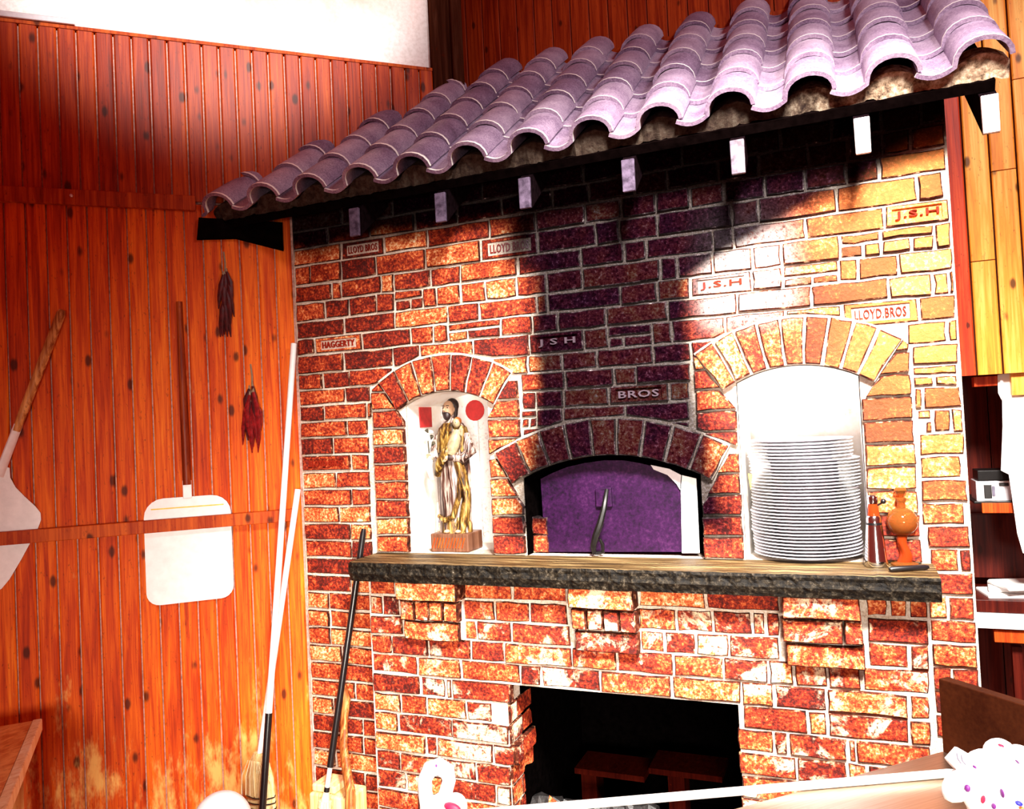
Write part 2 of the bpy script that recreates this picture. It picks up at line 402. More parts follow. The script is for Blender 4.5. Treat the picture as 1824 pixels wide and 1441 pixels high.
c = t.ramp(g, [(0.36, (.012, .003, .002)), (0.46, (.07, .024, .016)), (0.54, (.42, .33, .28)), (0.61, (.08, .03, .02)), (0.8, (.02, .006, .005))]); M['robe'] = t.out(c, 0.45, 0, 0.5)
t = NT('gold_cloak'); p = t.pos(); x, y, z = t.xyz(p); g = t.noise(t.comb(t.math('MULTIPLY', x, 75), t.math('MULTIPLY', y, 60), t.math('MULTIPLY', z, 16)), 1.0, 5, 0.6, 0.8)
c = t.ramp(g, [(0.38, (.012, .004, .001)), (0.48, (.10, .042, .006)), (0.57, (.26, .15, .030)), (0.70, (.58, .45, .18))]); M['cloak'] = t.out(c, 0.45, 0, 0.3)
M['flesh'] = plain('painted_flesh', (.55, .33, .20), 0.5, 0, 0.1)
M['hair'] = plain('dark_hair', (.018, .006, .005), 0.5, 0, 0.3)
M['child_cloth'] = plain('cream_cloth', (.34, .26, .15), 0.5, 0, 0.2, 60)
M['block_dark'] = wood_mat('dark_base_block', [(0.3, (.02, .006, .003)), (0.5, (.08, .028, .014)), (0.7, (.20, .09, .05))], 0)
M['lily'] = plain('pale_lily', (.88, .85, .80), 0.5)
M['lily_leaf'] = plain('dark_lily_leaf', (.06, .05, .03), 0.6)
M['card'] = plain('cream_card', (.94, .86, .74), 0.6, 0, 0.05)
M['print_red'] = plain('printed_red', (.42, .05, .05), 0.6)
M['print_blue'] = plain('printed_slate', (.16, .14, .20), 0.6)
M['print_skin'] = plain('printed_skin', (.72, .52, .44), 0.6)
M['yellow'] = plain('yellow_paper', (.95, .66, .10), 0.6)
M['red_trim'] = wood_mat('red_trim_wood', [(0.3, (.22, .010, .003)), (0.5, (.50, .035, .006)), (0.7, (.75, .10, .02))], 0.5)
M['dark_panel'] = wood_mat('maroon_panel', [(0.3, (.014, .001, .001)), (0.5, (.055, .004, .002)), (0.7, (.12, .012, .005))], 0.8)
M['rack_wood'] = wood_mat('dark_red_wood', [(0.3, (.010, .001, .001)), (0.7, (.045, .004, .002))], 0.5, rough=0.8, spec=0.0)  # darker version of the maroon panel wood for the rack
M['paper'] = plain('white_paper', (.94, .92, .92), 0.7, 0, 0.03)
M['counter_white'] = plain('white_counter_edge', (.94, .93, .92), 0.4, 0, 0.03)
M['table'] = wood_mat('varnished_table', [(0.3, (.26, .035, .006)), (0.5, (.58, .15, .03)), (0.7, (.85, .42, .14))], 0, 0, 0.6, 0.3)
M['table_edge'] = wood_mat('pale_table_edge', [(0.3, (.55, .28, .10)), (0.5, (.86, .62, .34)), (0.7, (.98, .88, .66))], 0)
M['petal'] = plain('white_petal', (.96, .95, .96), 0.5, 0, 0.02)
M['petal_red'] = plain('red_speck', (.62, .01, .06), 0.5)
M['petal_purple'] = plain('purple_speck', (.16, .02, .20), 0.5)
M['petal_blue'] = plain('blue_speck', (.02, .02, .60), 0.5)
M['orange'] = plain('orange_speck', (.85, .22, .04), 0.5)
M['floor'] = plain('terracotta_floor', (.30, .11, .06), 0.5, 0, 0.2, 12)
M['cavity'] = plain('black_cavity', (.0015, .001, .001), 0.9, 0, 0.3, 40, 0.0)  # near-black base colour for the oven chamber and wood store
M['coal'] = plain('charred_log', (.012, .010, .010), 0.5, 0, 0.5, 60, 0.5, 0.6)
M['silver'] = plain('silver_case', (.78, .76, .80), 0.3, 0.4, 0.06)
M['news'] = plain('news_sheet', (.92, .90, .88), 0.7, 0, 0.08, 18)
t = NT('amber_glass'); t.b.inputs['Transmission Weight'].default_value = 0.8; t.b.inputs['IOR'].default_value = 1.28
M['glass'] = t.out((.50, .17, .035), 0.0, 0, 0.5)
t = NT('amber_oil'); t.b.inputs['Transmission Weight'].default_value = 0.35; t.b.inputs['IOR'].default_value = 1.3
M['oil'] = t.out((.30, .035, .006), 0.03, 0, 0.5)

# ------------------------------------------------------------------ setting: floor, left wall, back wall
fl = MB(); fl.box((-0.5, -2.2, -0.03), (9, 8, 0.06)); tag(fl.build('floor', M['floor'], None, (-0.5, -2.2, 0)), kind='structure')

ROT_W = Matrix.Rotation(LA, 3, 'Z')
def plank_mesh(name, width, height, thick, mat, bev=0.006, bevz=0.0):
    """V-jointed plank in local x (width), y (depth, front at -y), z (height)"""
    h, b, d = width/2, bev, thick
    prof = [(-h, 0), (-h, -d+b*0.7), (-h+b, -d), (h-b, -d), (h, -d+b*0.7), (h, 0)]
    mb = MB(); mb.rings([[Vector((x, y, 0)) for x, y in prof], [Vector((x, y, height)) for x, y in prof]])
    return mb.mesh(name, mat, (0, 0, 0))
wl = MB(); wl.box(wall_pt(-0.75, 1.345, -0.025), (1.62, 0.05, 2.69), ROT_W)
wall_left = wl.build('wall_left', M['groove'], None, wall_pt(-0.75, 0, -0.025)); tag(wall_left, kind='structure')
SP = 0.0715
pm = plank_mesh('plank', SP-0.0055, 2.685, 0.014, M['plank'])
for i in range(22):
    place('plank', pm, wall_left, wall_pt(-0.030-SP*i, 0.0), ROT_W)
wu = MB(); wu.box(wall_pt(-0.45, 3.03, -0.03), (2.24, 0.05, 0.67), ROT_W)
wall_up = wu.build('wall_upper', M['groove'], None, wall_pt(-0.45, 2.695, -0.03)); tag(wall_up, kind='structure')
SPU = 0.0672
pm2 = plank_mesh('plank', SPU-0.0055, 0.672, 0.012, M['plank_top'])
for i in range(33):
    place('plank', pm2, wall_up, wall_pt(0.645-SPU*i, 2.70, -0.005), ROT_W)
# cap on the wainscot, plaster above it
mb = MB(); mb.box(wall_pt(-0.45, 3.378, -0.012), (2.25, 0.045, 0.014), ROT_W); tag(mb.build('trim_1', M['rail']), kind='structure')
mb = MB(); mb.box(wall_pt(-0.58, 3.98, -0.06), (2.56, 0.04, 1.20), ROT_W); tag(mb.build('wall_plaster', M['plaster']), kind='structure')
mb = MB(); mb.box(wall_pt(-1.32, 3.398, 0.0), (1.04, 0.04, 0.024), ROT_W)
tag(mb.build('metal_channel', M['silver'], bevel=0.003), 'thin grey metal channel lying along the top of the wood wainscot', 'channel')
# corner post
mb = MB(); mb.box(wall_pt(0.755, 3.45, -0.055), (0.15, 0.12, 1.9), ROT_W)
mb.box(wall_pt(0.80, 3.45, 0.012), (0.055, 0.03, 1.9), ROT_W)
tag(mb.build('trim_2', M['post'], bevel=0.008), kind='structure')
# top rail of the lower wall
mb = MB(); mb.box(wall_pt(-0.95, 2.687, 0.018), (1.15, 0.03, 0.062), ROT_W)
tag(mb.build('trim_3', M['rail'], bevel=0.004), kind='structure')
mb = MB(); mb.lathe([(0.006, 0), (0.006, 0.008), (0.002, 0.011)], wall_pt(-0.83, 2.69, 0.033), 8, WN)
tag(mb.build('wall_screw', M['silver']), 'small pale screw head in the upper wall rail', 'screw')

# back wall, parallel to the oven front: planks above the roof and golden pine to the right
BY = 0.74
FY = (Vector((0, BY, 0)), Vector((1, 0, 0)), Vector((0, 0, 1)), Vector((0, -1, 0)))
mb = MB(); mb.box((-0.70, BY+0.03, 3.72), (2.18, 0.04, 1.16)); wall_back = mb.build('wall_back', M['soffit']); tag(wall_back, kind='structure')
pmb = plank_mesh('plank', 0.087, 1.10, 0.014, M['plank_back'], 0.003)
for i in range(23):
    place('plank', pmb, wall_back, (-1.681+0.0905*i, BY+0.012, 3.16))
ZL = on_y(1745, 668, BY).z
mb = MB(); mb.box((1.0, BY+0.03, (ZL+4.3)/2), (1.22, 0.04, 4.3-ZL)); wall_right = mb.build('wall_right', M['post']); tag(wall_right, kind='structure')
for i, (xa, wdt) in enumerate(((0.40, 0.075), (0.478, 0.085), (0.566, 0.085), (0.654, 0.088), (0.745, 0.088), (0.836, 0.088), (0.927, 0.088), (1.018, 0.088))):
    zj = 2.93 - 0.34*((i*2) % 3)
    for z0, z1 in ((ZL, zj), (zj+0.004, 4.2)):
        place('plank', plank_mesh('plank', wdt-0.004, z1-z0, 0.016, M['plank_gold'] if i else M['red_trim'], 0.004), wall_right, (xa+wdt/2, BY+0.012, z0))  # first plank coloured dark red to imitate the oven's shade on it

# ------------------------------------------------------------------ brick maker
FR = (Vector((0, 0, 0)), Vector((1, 0, 0)), Vector((0, 0, 1)), Vector((0, -1, 0)))   # oven front: u = X, v = Z
def clip(poly, nx, ny, c):
    """keep the side where nx*u + ny*v <= c"""
    out = []
    for i in range(len(poly)):
        a, b = poly[i], poly[(i+1) % len(poly)]
        da, db = nx*a[0]+ny*a[1]-c, nx*b[0]+ny*b[1]-c
        if da <= 0: out.append(a)
        if (da < 0 < db) or (db < 0 < da):
            k = da/(da-db); out.append((a[0]+(b[0]-a[0])*k, a[1]+(b[1]-a[1])*k))
    return out
def circ_clip(poly, cx, cz, R, xe, m=16):
    pts = []
    for i in range(len(poly)):
        a, b = poly[i], poly[(i+1) % len(poly)]
        pts += [(a[0]+(b[0]-a[0])*k/m, a[1]+(b[1]-a[1])*k/m) for k in range(m)]
    res = [p for p in pts if math.hypot(p[0]-cx, p[1]-cz) >= R or abs(p[0]-cx) > xe]
    if len(res) == len(pts): return poly
    fin = []
    for i in range(len(res)):
        a, p, b = res[i-1], res[i], res[(i+1) % len(res)]
        cr = (p[0]-a[0])*(b[1]-p[1])-(p[1]-a[1])*(b[0]-p[0])
        if abs(cr) > 1e-6: fin.append(p)
    return fin
TXT = {}
def text_mesh(s):
    if s not in TXT:
        cu = bpy.data.curves.new('letters', 'FONT'); cu.body = s; cu.align_x = 'CENTER'; cu.align_y = 'CENTER'; cu.size = 1; cu.extrude = 0.06; cu.resolution_u = 2; cu.space_character = 1.08
        cu.offset = 0.012
        o = bpy.data.objects.new('letters', cu); me = bpy.data.meshes.new_from_object(o)
        TXT[s] = ([v.co.copy() for v in me.vertices], [tuple(p.vertices) for p in me.polygons])
        bpy.data.objects.remove(o)
    return TXT[s]
def brick(poly, frame, proud, parent, mat, depth=0.03, text=None, jit=0.0026, bev=0.0036, name='brick', upside=False):
    O, U, V, N = frame
    n = len(poly); cu = sum(p[0] for p in poly)/n; cv = sum(p[1] for p in poly)/n
    pts = []
    for i in range(n):
        a, b = poly[i], poly[(i+1) % n]
        L = math.hypot(b[0]-a[0], b[1]-a[1]); k = 3 if L > 0.11 else (2 if L > 0.055 else 1)
        if text: k = 1
        for j in range(k):
            f = j/k; pts.append((a[0]+(b[0]-a[0])*f + R_.uniform(-jit, jit), a[1]+(b[1]-a[1])*f + R_.uniform(-jit, jit)))
    def inset(b):
        r = []
        for u, v in pts:
            du, dv = u-cu, v-cv
            r.append((u-math.copysign(min(b, abs(du)), du), v-math.copysign(min(b, abs(dv)), dv)))
        return r
    P = lambda q, h: O+U*q[0]+V*q[1]+N*h
    tu, tv = R_.uniform(-0.010, 0.010), R_.uniform(-0.02, 0.02)
    hh = lambda q, h: h + (q[0]-cu)*tu + (q[1]-cv)*tv
    mb = MB()
    i1 = inset(bev)
    rings = [[P(q, -depth) for q in pts], [P(q, hh(q, proud-bev*0.8)) for q in pts], [P(q, hh(q, proud)+R_.uniform(-.0012, .0012)) for q in i1]]
    if text:
        us = [p[0] for p in pts]; vs = [p[1] for p in pts]; wu_, hv = max(us)-min(us), max(vs)-min(vs)
        fr = []
        for u, v in pts:
            fr.append((cu+math.copysign(wu_/2*0.80, u-cu), cv+math.copysign(hv/2*0.66, v-cv)))
        rings.append([P(q, hh(q, proud)) for q in fr])
        rings.append([P((cu+(q[0]-cu)*0.97, cv+(q[1]-cv)*0.9), proud-0.009) for q in fr])
    mb.rings(rings[:3], False, 2)
    if text: mb.rings(rings[2:], False, 0)
    last = rings[-1]; b0 = len(mb.v)-len(last)
    cen = Vector((0, 0, 0))
    for q in last: cen += q
    cen /= len(last)
    mb.v.append(cen + (N*R_.uniform(-.001, .002) if not text else Vector((0, 0, 0))))
    for j in range(len(last)):
        mb.f.append([b0+j, b0+(j+1) % len(last), len(mb.v)-1]); mb.mi.append(0)
    if text:
        vs_, fs_ = text_mesh(text)
        x0 = min(q.x for q in vs_); x1 = max(q.x for q in vs_); y0 = min(q.y for q in vs_); y1 = max(q.y for q in vs_)
        su = wu_*0.70/(x1-x0); sv = hv*0.42/(y1-y0); sg = -1 if upside else 1
        if len(text) < 7: su = min(su, sv*2.4)
        mb.add([O+U*(cu+sg*(q.x-(x0+x1)/2)*su)+V*(cv+sg*(q.y-(y0+y1)/2)*sv)+N*(proud-0.009+(q.z+0.06)/0.12*0.0080) for q in vs_], fs_, 1)
    return mb.build(name, [mat, M['brick_letter'], M['edge_outline']], parent, P((cu, cv), 0))
def rect(u0, u1, v0, v1): return [(u0, v0), (u1, v0), (u1, v1), (u0, v1)]

# ------------------------------------------------------------------ brick oven
ZS = 1.208                                   # top of the stone ledge
oven = empty('brick_oven', (-0.9, 0.1, 0.0), 'tall red brick pizza oven with two niches and a soot-black mouth under the tiled roof', 'oven')
XL, XR = -2.168, 0.335
def circle3(a, b, c):
    ax, ay, bx, by, cx, cy = *a, *b, *c
    d = 2*(ax*(by-cy)+bx*(cy-ay)+cx*(ay-by))
    ux = ((ax*ax+ay*ay)*(by-cy)+(bx*bx+by*by)*(cy-ay)+(cx*cx+cy*cy)*(ay-by))/d
    uy = ((ax*ax+ay*ay)*(cx-bx)+(bx*bx+by*by)*(ax-cx)+(cx*cx+cy*cy)*(bx-ax))/d
    return ux, uy, math.hypot(ax-ux, ay-uy)
class Arch:
    def __init__(s, xl, xr, zs, zt, t, n, ext=0.0):
        s.xl, s.xr, s.zs, s.zt, s.t, s.n = xl, xr, zs, zt, t, n
        s.cx, s.cz, s.r = circle3((xl, zs), ((xl+xr)/2, zt), (xr, zs))
        s.a0 = math.atan2(zs-s.cz, xl-s.cx)+ext; s.a1 = math.atan2(zs-s.cz, xr-s.cx)-ext
    def hole(s, zb, k=14):
        p = [(s.xl, zb)]
        aa, bb = math.atan2(s.zs-s.cz, s.xl-s.cx), math.atan2(s.zs-s.cz, s.xr-s.cx)
        for i in range(k+1):
            a = aa+(bb-aa)*i/k; p.append((s.cx+s.r*math.cos(a), s.cz+s.r*math.sin(a)))
        return p+[(s.xr, zb)]
    def band(s, r0, r1, k=20):
        A = [s.a0+(s.a1-s.a0)*i/k for i in range(k+1)]
        return [(s.cx+r0*math.cos(a), s.cz+r0*math.sin(a)) for a in A]+[(s.cx+r1*math.cos(a), s.cz+r1*math.sin(a)) for a in A[::-1]]
A1 = Arch(-1.642, -1.276, 1.805, 1.852, 0.142, 7, 0.10)
A2 = Arch(-0.341, 0.046, 1.811, 1.858, 0.156, 9, 0.12)
A3 = Arch(-1.143, -0.477, 1.502, 1.578, 0.132, 9, 0.06)
PIERS = [(-1.795, A1.xl), (A1.xr, -1.140), (-0.480, A2.xl), (A2.xr, 0.196)]

# mortar body of the facade with the three openings
cu = bpy.data.curves.new('facade', 'CURVE'); cu.dimensions = '2D'; cu.fill_mode = 'BOTH'; cu.extrude = 0.06
def spline(pts):
    s = cu.splines.new('POLY'); s.points.add(len(pts)-1); s.use_cyclic_u = True
    for q, p in zip(pts, s.points): p.co = (q[0], q[1], 0, 1)
spline(rect(XL, XR, 0.0, 2.66))
spline(A1.hole(ZS-0.001)); spline(A2.hole(ZS-0.001)); spline(A3.hole(ZS-0.001))
# (the wood store cuts through the same body)
OX0, OX1, OZ1 = -1.20, -0.376, 0.757
spline(rect(OX0, OX1, 0.04, OZ1))
tmp = bpy.data.objects.new('tmp', cu); fm = bpy.data.meshes.new_from_object(tmp); bpy.data.objects.remove(tmp)
fm.transform(Matrix(((1, 0, 0, 0), (0, 0, 1, 0.06), (0, 1, 0, 0), (0, 0, 0, 1))))
bm = bmesh.new(); bm.from_mesh(fm); bmesh.ops.recalc_face_normals(bm, faces=bm.faces); bm.to_mesh(fm); bm.free()
fm.materials.clear(); fm.materials.append(M['mortar'])
for v in fm.vertices: v.co -= Vector((-0.9, 0, 0))
facade = bpy.data.objects.new('facade', fm); link(facade, oven, (-0.9, 0, 0))
# sides, back and top of the oven body
mb = MB()
mb.box((XR-0.03, 0.41, 1.33), (0.06, 0.58, 2.66)); mb.box((-0.62, 0.715, 1.33), (1.86, 0.03, 2.66))
mb.box((-0.55, 0.40, 2.645), (1.7, 0.56, 0.03)); mb.box((-1.585, 0.40, 1.3), (0.03, 0.5, 0.02))
mb.build('body_shell', M['mortar'], oven)

LV = {0: 2.43, 1: 2.345, 2: 2.27, 3: 2.19, 4: 2.117, 5: 2.045, 6: 1.965, 7: 1.895, 8: 1.828, 9: 1.76, 10: 1.69, 11: 1.615, 12: 1.545, 13: 1.472, 14: 1.40, 15: 1.328, 16: 1.256, 17: 1.183}
for k in range(-1, -4, -1): LV[k] = 2.43-0.075*k
for k in range(18, 34): LV[k] = 1.183-0.0735*(k-17)
JOINTS = {
 -3: [540, 610, 700, 780, 860, 950, 1040, 1130, 1215, 1300, 1390, 1480, 1570, 1640, 1705],
 -2: [530, 585, 660, 740, 815, 895, 985, 1050, 1130, 1190, 1280, 1352, 1440, 1510, 1571, 1622, 1708],
 -1: [522, 609, 685, 762, 873, 955, 1043, 1108, 1170, 1230, 1290, 1363, 1434, 1508, 1566, 1712],
 0: [522, 554, 609, 671, 759, 858, 958, 1062, 1104, 1172, 1304, 1352, 1490, 1634, 1681, 1717],
 1: [523, 592, 609, 680, 703, 768, 821, 923, 1035, 1112, 1152, 1271, 1307, 1435, 1575, 1718],
 2: [525, 580, 623, 672, 704, 754, 779, 821, 866, 921, 974, 1038, 1177, 1207, 1270, 1340, 1392, 1497, 1570, 1664, 1722],
 3: [527, 614, 704, 799, 854, 957, 975, 1106, 1172, 1230, 1340, 1395, 1494, 1528, 1600, 1726],
 4: [529, 562, 646, 733, 773, 799, 893, 950, 995, 1081, 1190, 1314, 1446, 1583, 1662, 1690, 1731],
 5: [529, 614, 701, 749, 844, 945, 1041, 1084, 1162, 1197, 1292, 1400, 1501, 1637, 1733],
 6: [530, 576, 624, 700, 790, 880, 941, 1002, 1064, 1164, 1232, 1290, 1615, 1687, 1735],
 7: [532, 616, 660, 720, 820, 900, 929, 1008, 1095, 1134, 1231, 1280, 1624, 1735],
 8: [535, 579, 655, 700, 910, 930, 956, 1005, 1085, 1193, 1229, 1621, 1707, 1739],
 9: [537, 620, 657, 930, 957, 1004, 1115, 1229, 1624, 1644, 1742],
 10: [538, 595, 659, 930, 1037, 1123, 1229, 1634, 1662, 1694, 1746],
 11: [541, 627, 659, 928, 1000, 1080, 1160, 1232, 1636, 1749],
 12: [542, 600, 661, 1637, 1714, 1749], 13: [543, 628, 662, 1638, 1755], 14: [545, 606, 662, 1640, 1718, 1756],
 15: [547, 626, 664, 1650, 1757], 16: [548, 628, 665, 1655, 1709, 1758]}
STAMP = {(-1, 609): 'LLOYD BROS', (0, 858): 'LLOYD BROS', (4, 562): 'HAGGERTY', (11, 541): 'LLOYD BROS', (1, 1575): 'J.S.H', (3, 1230): 'J.S.H', (5, 945): 'J S H', (5, 1501): 'LLOYD.BROS', (8, 1085): 'BROS'}
SPLIT = {(2, 1497), (2, 1570), (3, 1395), (2, 704), (8, 1621), (10, 1634), (9, 930), (5, 1084), (4, 799)}
def shrink(p, g):
    cu = sum(q[0] for q in p)/len(p); cv = sum(q[1] for q in p)/len(p)
    return [(q[0]-math.copysign(min(g, abs(q[0]-cu)), q[0]-cu), q[1]-math.copysign(min(g, abs(q[1]-cv)), q[1]-cv)) for q in p]
def area2(p):
    return abs(sum(p[i][0]*p[(i+1) % len(p)][1]-p[(i+1) % len(p)][0]*p[i][1] for i in range(len(p))))/2
def facade_brick(u0, u1, v0, v1, text=None, mat=None, proud=None, flip=False):
    p = rect(u0, u1, v0, v1)
    uc, vc = (u0+u1)/2, (v0+v1)/2
    for A in (A1, A2, A3):
        if v1 > A.zs-0.02:
            R2 = A.r+A.t+0.008
            if abs(uc-A.cx) < (A.xr-A.xl)/2+A.t+0.14 and vc > A.zs-0.06 and not text:
                p = circ_clip(p, A.cx, A.cz, R2, (A.r+A.t)*abs(math.cos(A.a0))+0.006)
                if len(p) < 3: return None
    for xa, xb in PIERS:
        if vc < 1.895 and not text and u1 > xa and u0 < xb:
            if uc < (xa+xb)/2: p = clip(p, 1, 0, xa-0.004)
            else: p = clip(p, -1, 0, -(xb+0.004))
            if len(p) < 3: return None
    p = shrink(p, 0.0048)
    if area2(p) < 0.0004: return None
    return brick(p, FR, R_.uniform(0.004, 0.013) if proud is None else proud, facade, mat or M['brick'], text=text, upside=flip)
for k, js in JOINTS.items():
    zm = (LV[k]+LV[k+1])/2
    for a, b in zip(js, js[1:]):
        if k >= 6 and (a, b) in ((1290, 1615), (1280, 1624), (1229, 1621), (1229, 1624), (1229, 1634), (1232, 1636)): continue
        if k >= 9 and b-a > 150: continue
        if k >= 12 and a > 655 and b < 1650 and a < 700: continue
        if k == 8 and (a, b) == (700, 910): continue
        if k == 11 and a in (659,): continue
        u0, u1 = x_at(a, zm), x_at(b, zm)
        if a == js[0]: u0 = XL+0.004
        if b == js[-1]: u1 = XR-0.002
        if (k, a) in SPLIT:
            zz = LV[k+1]+(LV[k]-LV[k+1])*R_.uniform(0.42, 0.58); um = u0+(u1-u0)*R_.uniform(0.35, 0.6)
            facade_brick(u0, u1, zz, LV[k]); facade_brick(u0, um, LV[k+1], zz); facade_brick(um, u1, LV[k+1], zz)
        else:
            facade_brick(u0, u1, LV[k+1], LV[k], STAMP.get((k, a)), flip=(k, a) == (3, 1230) and False)
# left and right strips below the ledge
for k in range(17, 31):
    zt, zb = LV[k], LV[k+1]
    x0, xe = XL+0.004, -1.79
    j = R_.choice([0.45, 0.6, 0.3, 0.68])
    xm = x0+(xe-x0)*j
    facade_brick(x0, xm, zb, zt); facade_brick(xm, xe, zb, zt)
    if zt > 0.7:
        x0, xe = 0.202, XR-0.002
        if k in (18, 21, 23): facade_brick(x0, x0+0.055, zb, zt); facade_brick(x0+0.055, xe, zb, zt)
        else: facade_brick(x0, xe, zb, zt)
# piers beside the niches, a finger proud of the wall
for xa, xb in PIERS:
    z = ZS+0.004; k = 0
    zend = 1.90
    while z < zend:
        h = 0.0725+R_.uniform(-0.003, 0.004)
        p = rect(xa, xb, z, z+h)
        for A in (A1, A2):
            d = math.hypot((xa+xb)/2-A.cx, z+h/2-A.cz)
            R2 = A.r+0.006
            if z+h > A.zs-0.05 and abs((xa+xb)/2-A.cx) < (A.xr-A.xl)/2+A.t+0.02:
                side = -1 if (xa+xb)/2 < A.cx else 1
                # springer line of the arch
                ang = A.a0 if side < 0 else A.a1
                dx, dz = math.cos(ang), math.sin(ang)
                nx, nz = (-dz, dx) if side > 0 else (dz, -dx)
                if side < 0: nx, nz = dz, -dx
                c0 = A.cx*nx+A.cz*nz
                # keep the outer side of the springer
                test = nx*(xa if side < 0 else xb)+nz*A.zs
                if test > c0: nx, nz, c0 = -nx, -nz, -c0
                p = clip(p, nx, nz, c0)
                if len(p) >= 3:
                    uc, vc = sum(q[0] for q in p)/len(p), sum(q[1] for q in p)/len(p)
                    p2 = p
                    d2 = math.hypot(uc-A.cx, vc-A.cz)
                    if vc > A.zs:
                        px_, pz_ = (uc-A.cx)/d2, (vc-A.cz)/d2
                        p = clip(p, px_, pz_, A.cx*px_+A.cz*pz_+A.r+A.t)
        if len(p) >= 3:
            uc, vc = sum(q[0] for q in p)/len(p), sum(q[1] for q in p)/len(p)
            if vc > A3.zs-0.12 and abs(uc-A3.cx) < 0.56:
                d3 = math.hypot(uc-A3.cx, vc-A3.cz); R3 = A3.r+A3.t+0.008
                if d3 < R3+0.1:
                    side = -1 if uc < A3.cx else 1
                    ang = A3.a0 if side < 0 else A3.a1
                    # radial end joint of the mouth arch and its crown
                    if vc < A3.cz+math.sin(ang)*(A3.r+A3.t):
                        dx, dz = math.cos(ang), math.sin(ang); nx, nz = -dz, dx
                        c0 = A3.cx*nx+A3.cz*nz
                        if nx*(xa if side < 0 else xb)+nz*(A3.zs-0.2) > c0: nx, nz, c0 = -nx, -nz, -c0
                        p = clip(p, nx, nz, c0-0.004)
                    else:
                        nx, nz = (uc-A3.cx)/d3, (vc-A3.cz)/d3
                        p = clip(p, -nx, -nz, -(A3.cx*nx+A3.cz*nz+R3))
        if len(p) >= 3:
            p = shrink(p, 0.004)
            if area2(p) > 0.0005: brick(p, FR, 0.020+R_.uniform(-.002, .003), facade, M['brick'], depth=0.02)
        z += h
# arches
for nm, A in (('left_niche', A1), ('right_niche', A2), ('mouth', A3)):
    mb = MB(); k = 20
    B = A.band(A.r+0.001, A.r+A.t+0.008, k)
    inner = B[:k+1]; outer = B[k+1:][::-1]
    for h0, h1 in ((-0.004, 0.016),):
        for i in range(k):
            mb.prism([inner[i], inner[i+1], outer[i+1], outer[i]], FR, h0, h1)
    arch = mb.build('arch', M['mortar'], oven)
    for i in range(A.n):
        a, b = A.a0+(A.a1-A.a0)*i/A.n, A.a0+(A.a1-A.a0)*(i+1)/A.n
        g = 0.0045; r0, r1 = A.r+0.002, A.r+A.t
        sg = -1 if a > b else 1
        def pt(ang, r, s): return (A.cx+r*math.cos(ang)+s*g*-math.sin(ang)*sg, A.cz+r*math.sin(ang)+s*g*math.cos(ang)*sg)
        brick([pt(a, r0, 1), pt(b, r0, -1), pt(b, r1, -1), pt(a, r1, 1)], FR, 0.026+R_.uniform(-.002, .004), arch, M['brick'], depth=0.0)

# niches: arched boxes let into the wall
def niche(A, depth, mat, name):
    h = A.hole(ZS, 16)
    h = [(A.cx+(u-A.cx)*0.985, v-0.003) for u, v in h]
    a = [Vector((u, 0.003, v)) for u, v in h]; b = [Vector((u, depth, v)) for u, v in h]
    n = len(h); mb = MB(); vs = a+b
    fs = [(i, i+1, n+i+1, n+i) for i in range(n-1)] + [tuple(range(n, 2*n))]
    mb.add(vs, fs)
    mb.box(((A.xl+A.xr)/2, depth/2+0.02, ZS-0.012), (A.xr-A.xl, depth, 0.02))
    return mb.build(name, mat, oven)
n1 = niche(A1, 0.30, M['niche'], 'niche'); n2 = niche(A2, 0.34, M['niche'], 'niche')
n1['label'] = 'white niche lined with glazed tiles'; n2['label'] = 'whitewashed niche with yellowed scorch marks'
zr = [ZS+0.004, ZS+0.235, ZS+0.46, 1.80]
for i in range(3):
    for xa, xb in ((A1.xl+0.002, -1.46), (-1.458, A1.xr-0.002)):
        if i == 2 and False: continue
        mb = MB(); mb.box(((xa+xb)/2, 0.295, (zr[i]+zr[i+1])/2), (xb-xa-0.003, 0.008, zr[i+1]-zr[i]-0.004)); mb.build('wall_tile', M['wall_tile'], n1)
mb = MB(); mb.box((A1.xl+0.004, 0.15, 1.755), (0.008, 0.10, 0.085)); mb.build('stain_shade_mark', M['red_stain_shade'], n1)
mb = MB(); mb.lathe([(0.001, 0), (0.045, 0.0005), (0.045, 0.002), (0.001, 0.003)], (-1.470, 0.288, 1.775), 18, Vector((0, -1, 0))); mb.build('stain_shade_mark', M['red_stain_shade'], n1)  # statue's shadow painted as a red disc behind the head
# oven mouth: dark chamber
mb = MB(); h = [(A3.cx+(u-A3.cx)*0.99, v-0.003) for u, v in A3.hole(ZS, 14)]; n = len(h)
mb.add([Vector((u, 0.0, v)) for u, v in h]+[Vector((u, 0.5, v)) for u, v in h], [(i, i+1, n+i+1, n+i) for i in range(n-1)]+[tuple(range(n, 2*n))])
mb.box((A3.cx, 0.26, ZS-0.012), (0.67, 0.52, 0.02)); mb.build('chamber', M['cavity'], oven)
for i in range(2):
    mb = MB(); brick(rect(-1.137, -1.075, ZS+0.003+0.07*i, ZS+0.068+0.07*i), (Vector((0, 0.06, 0)), FR[1], FR[2], FR[3]), 0.01, oven, M['brick'], depth=0.05)
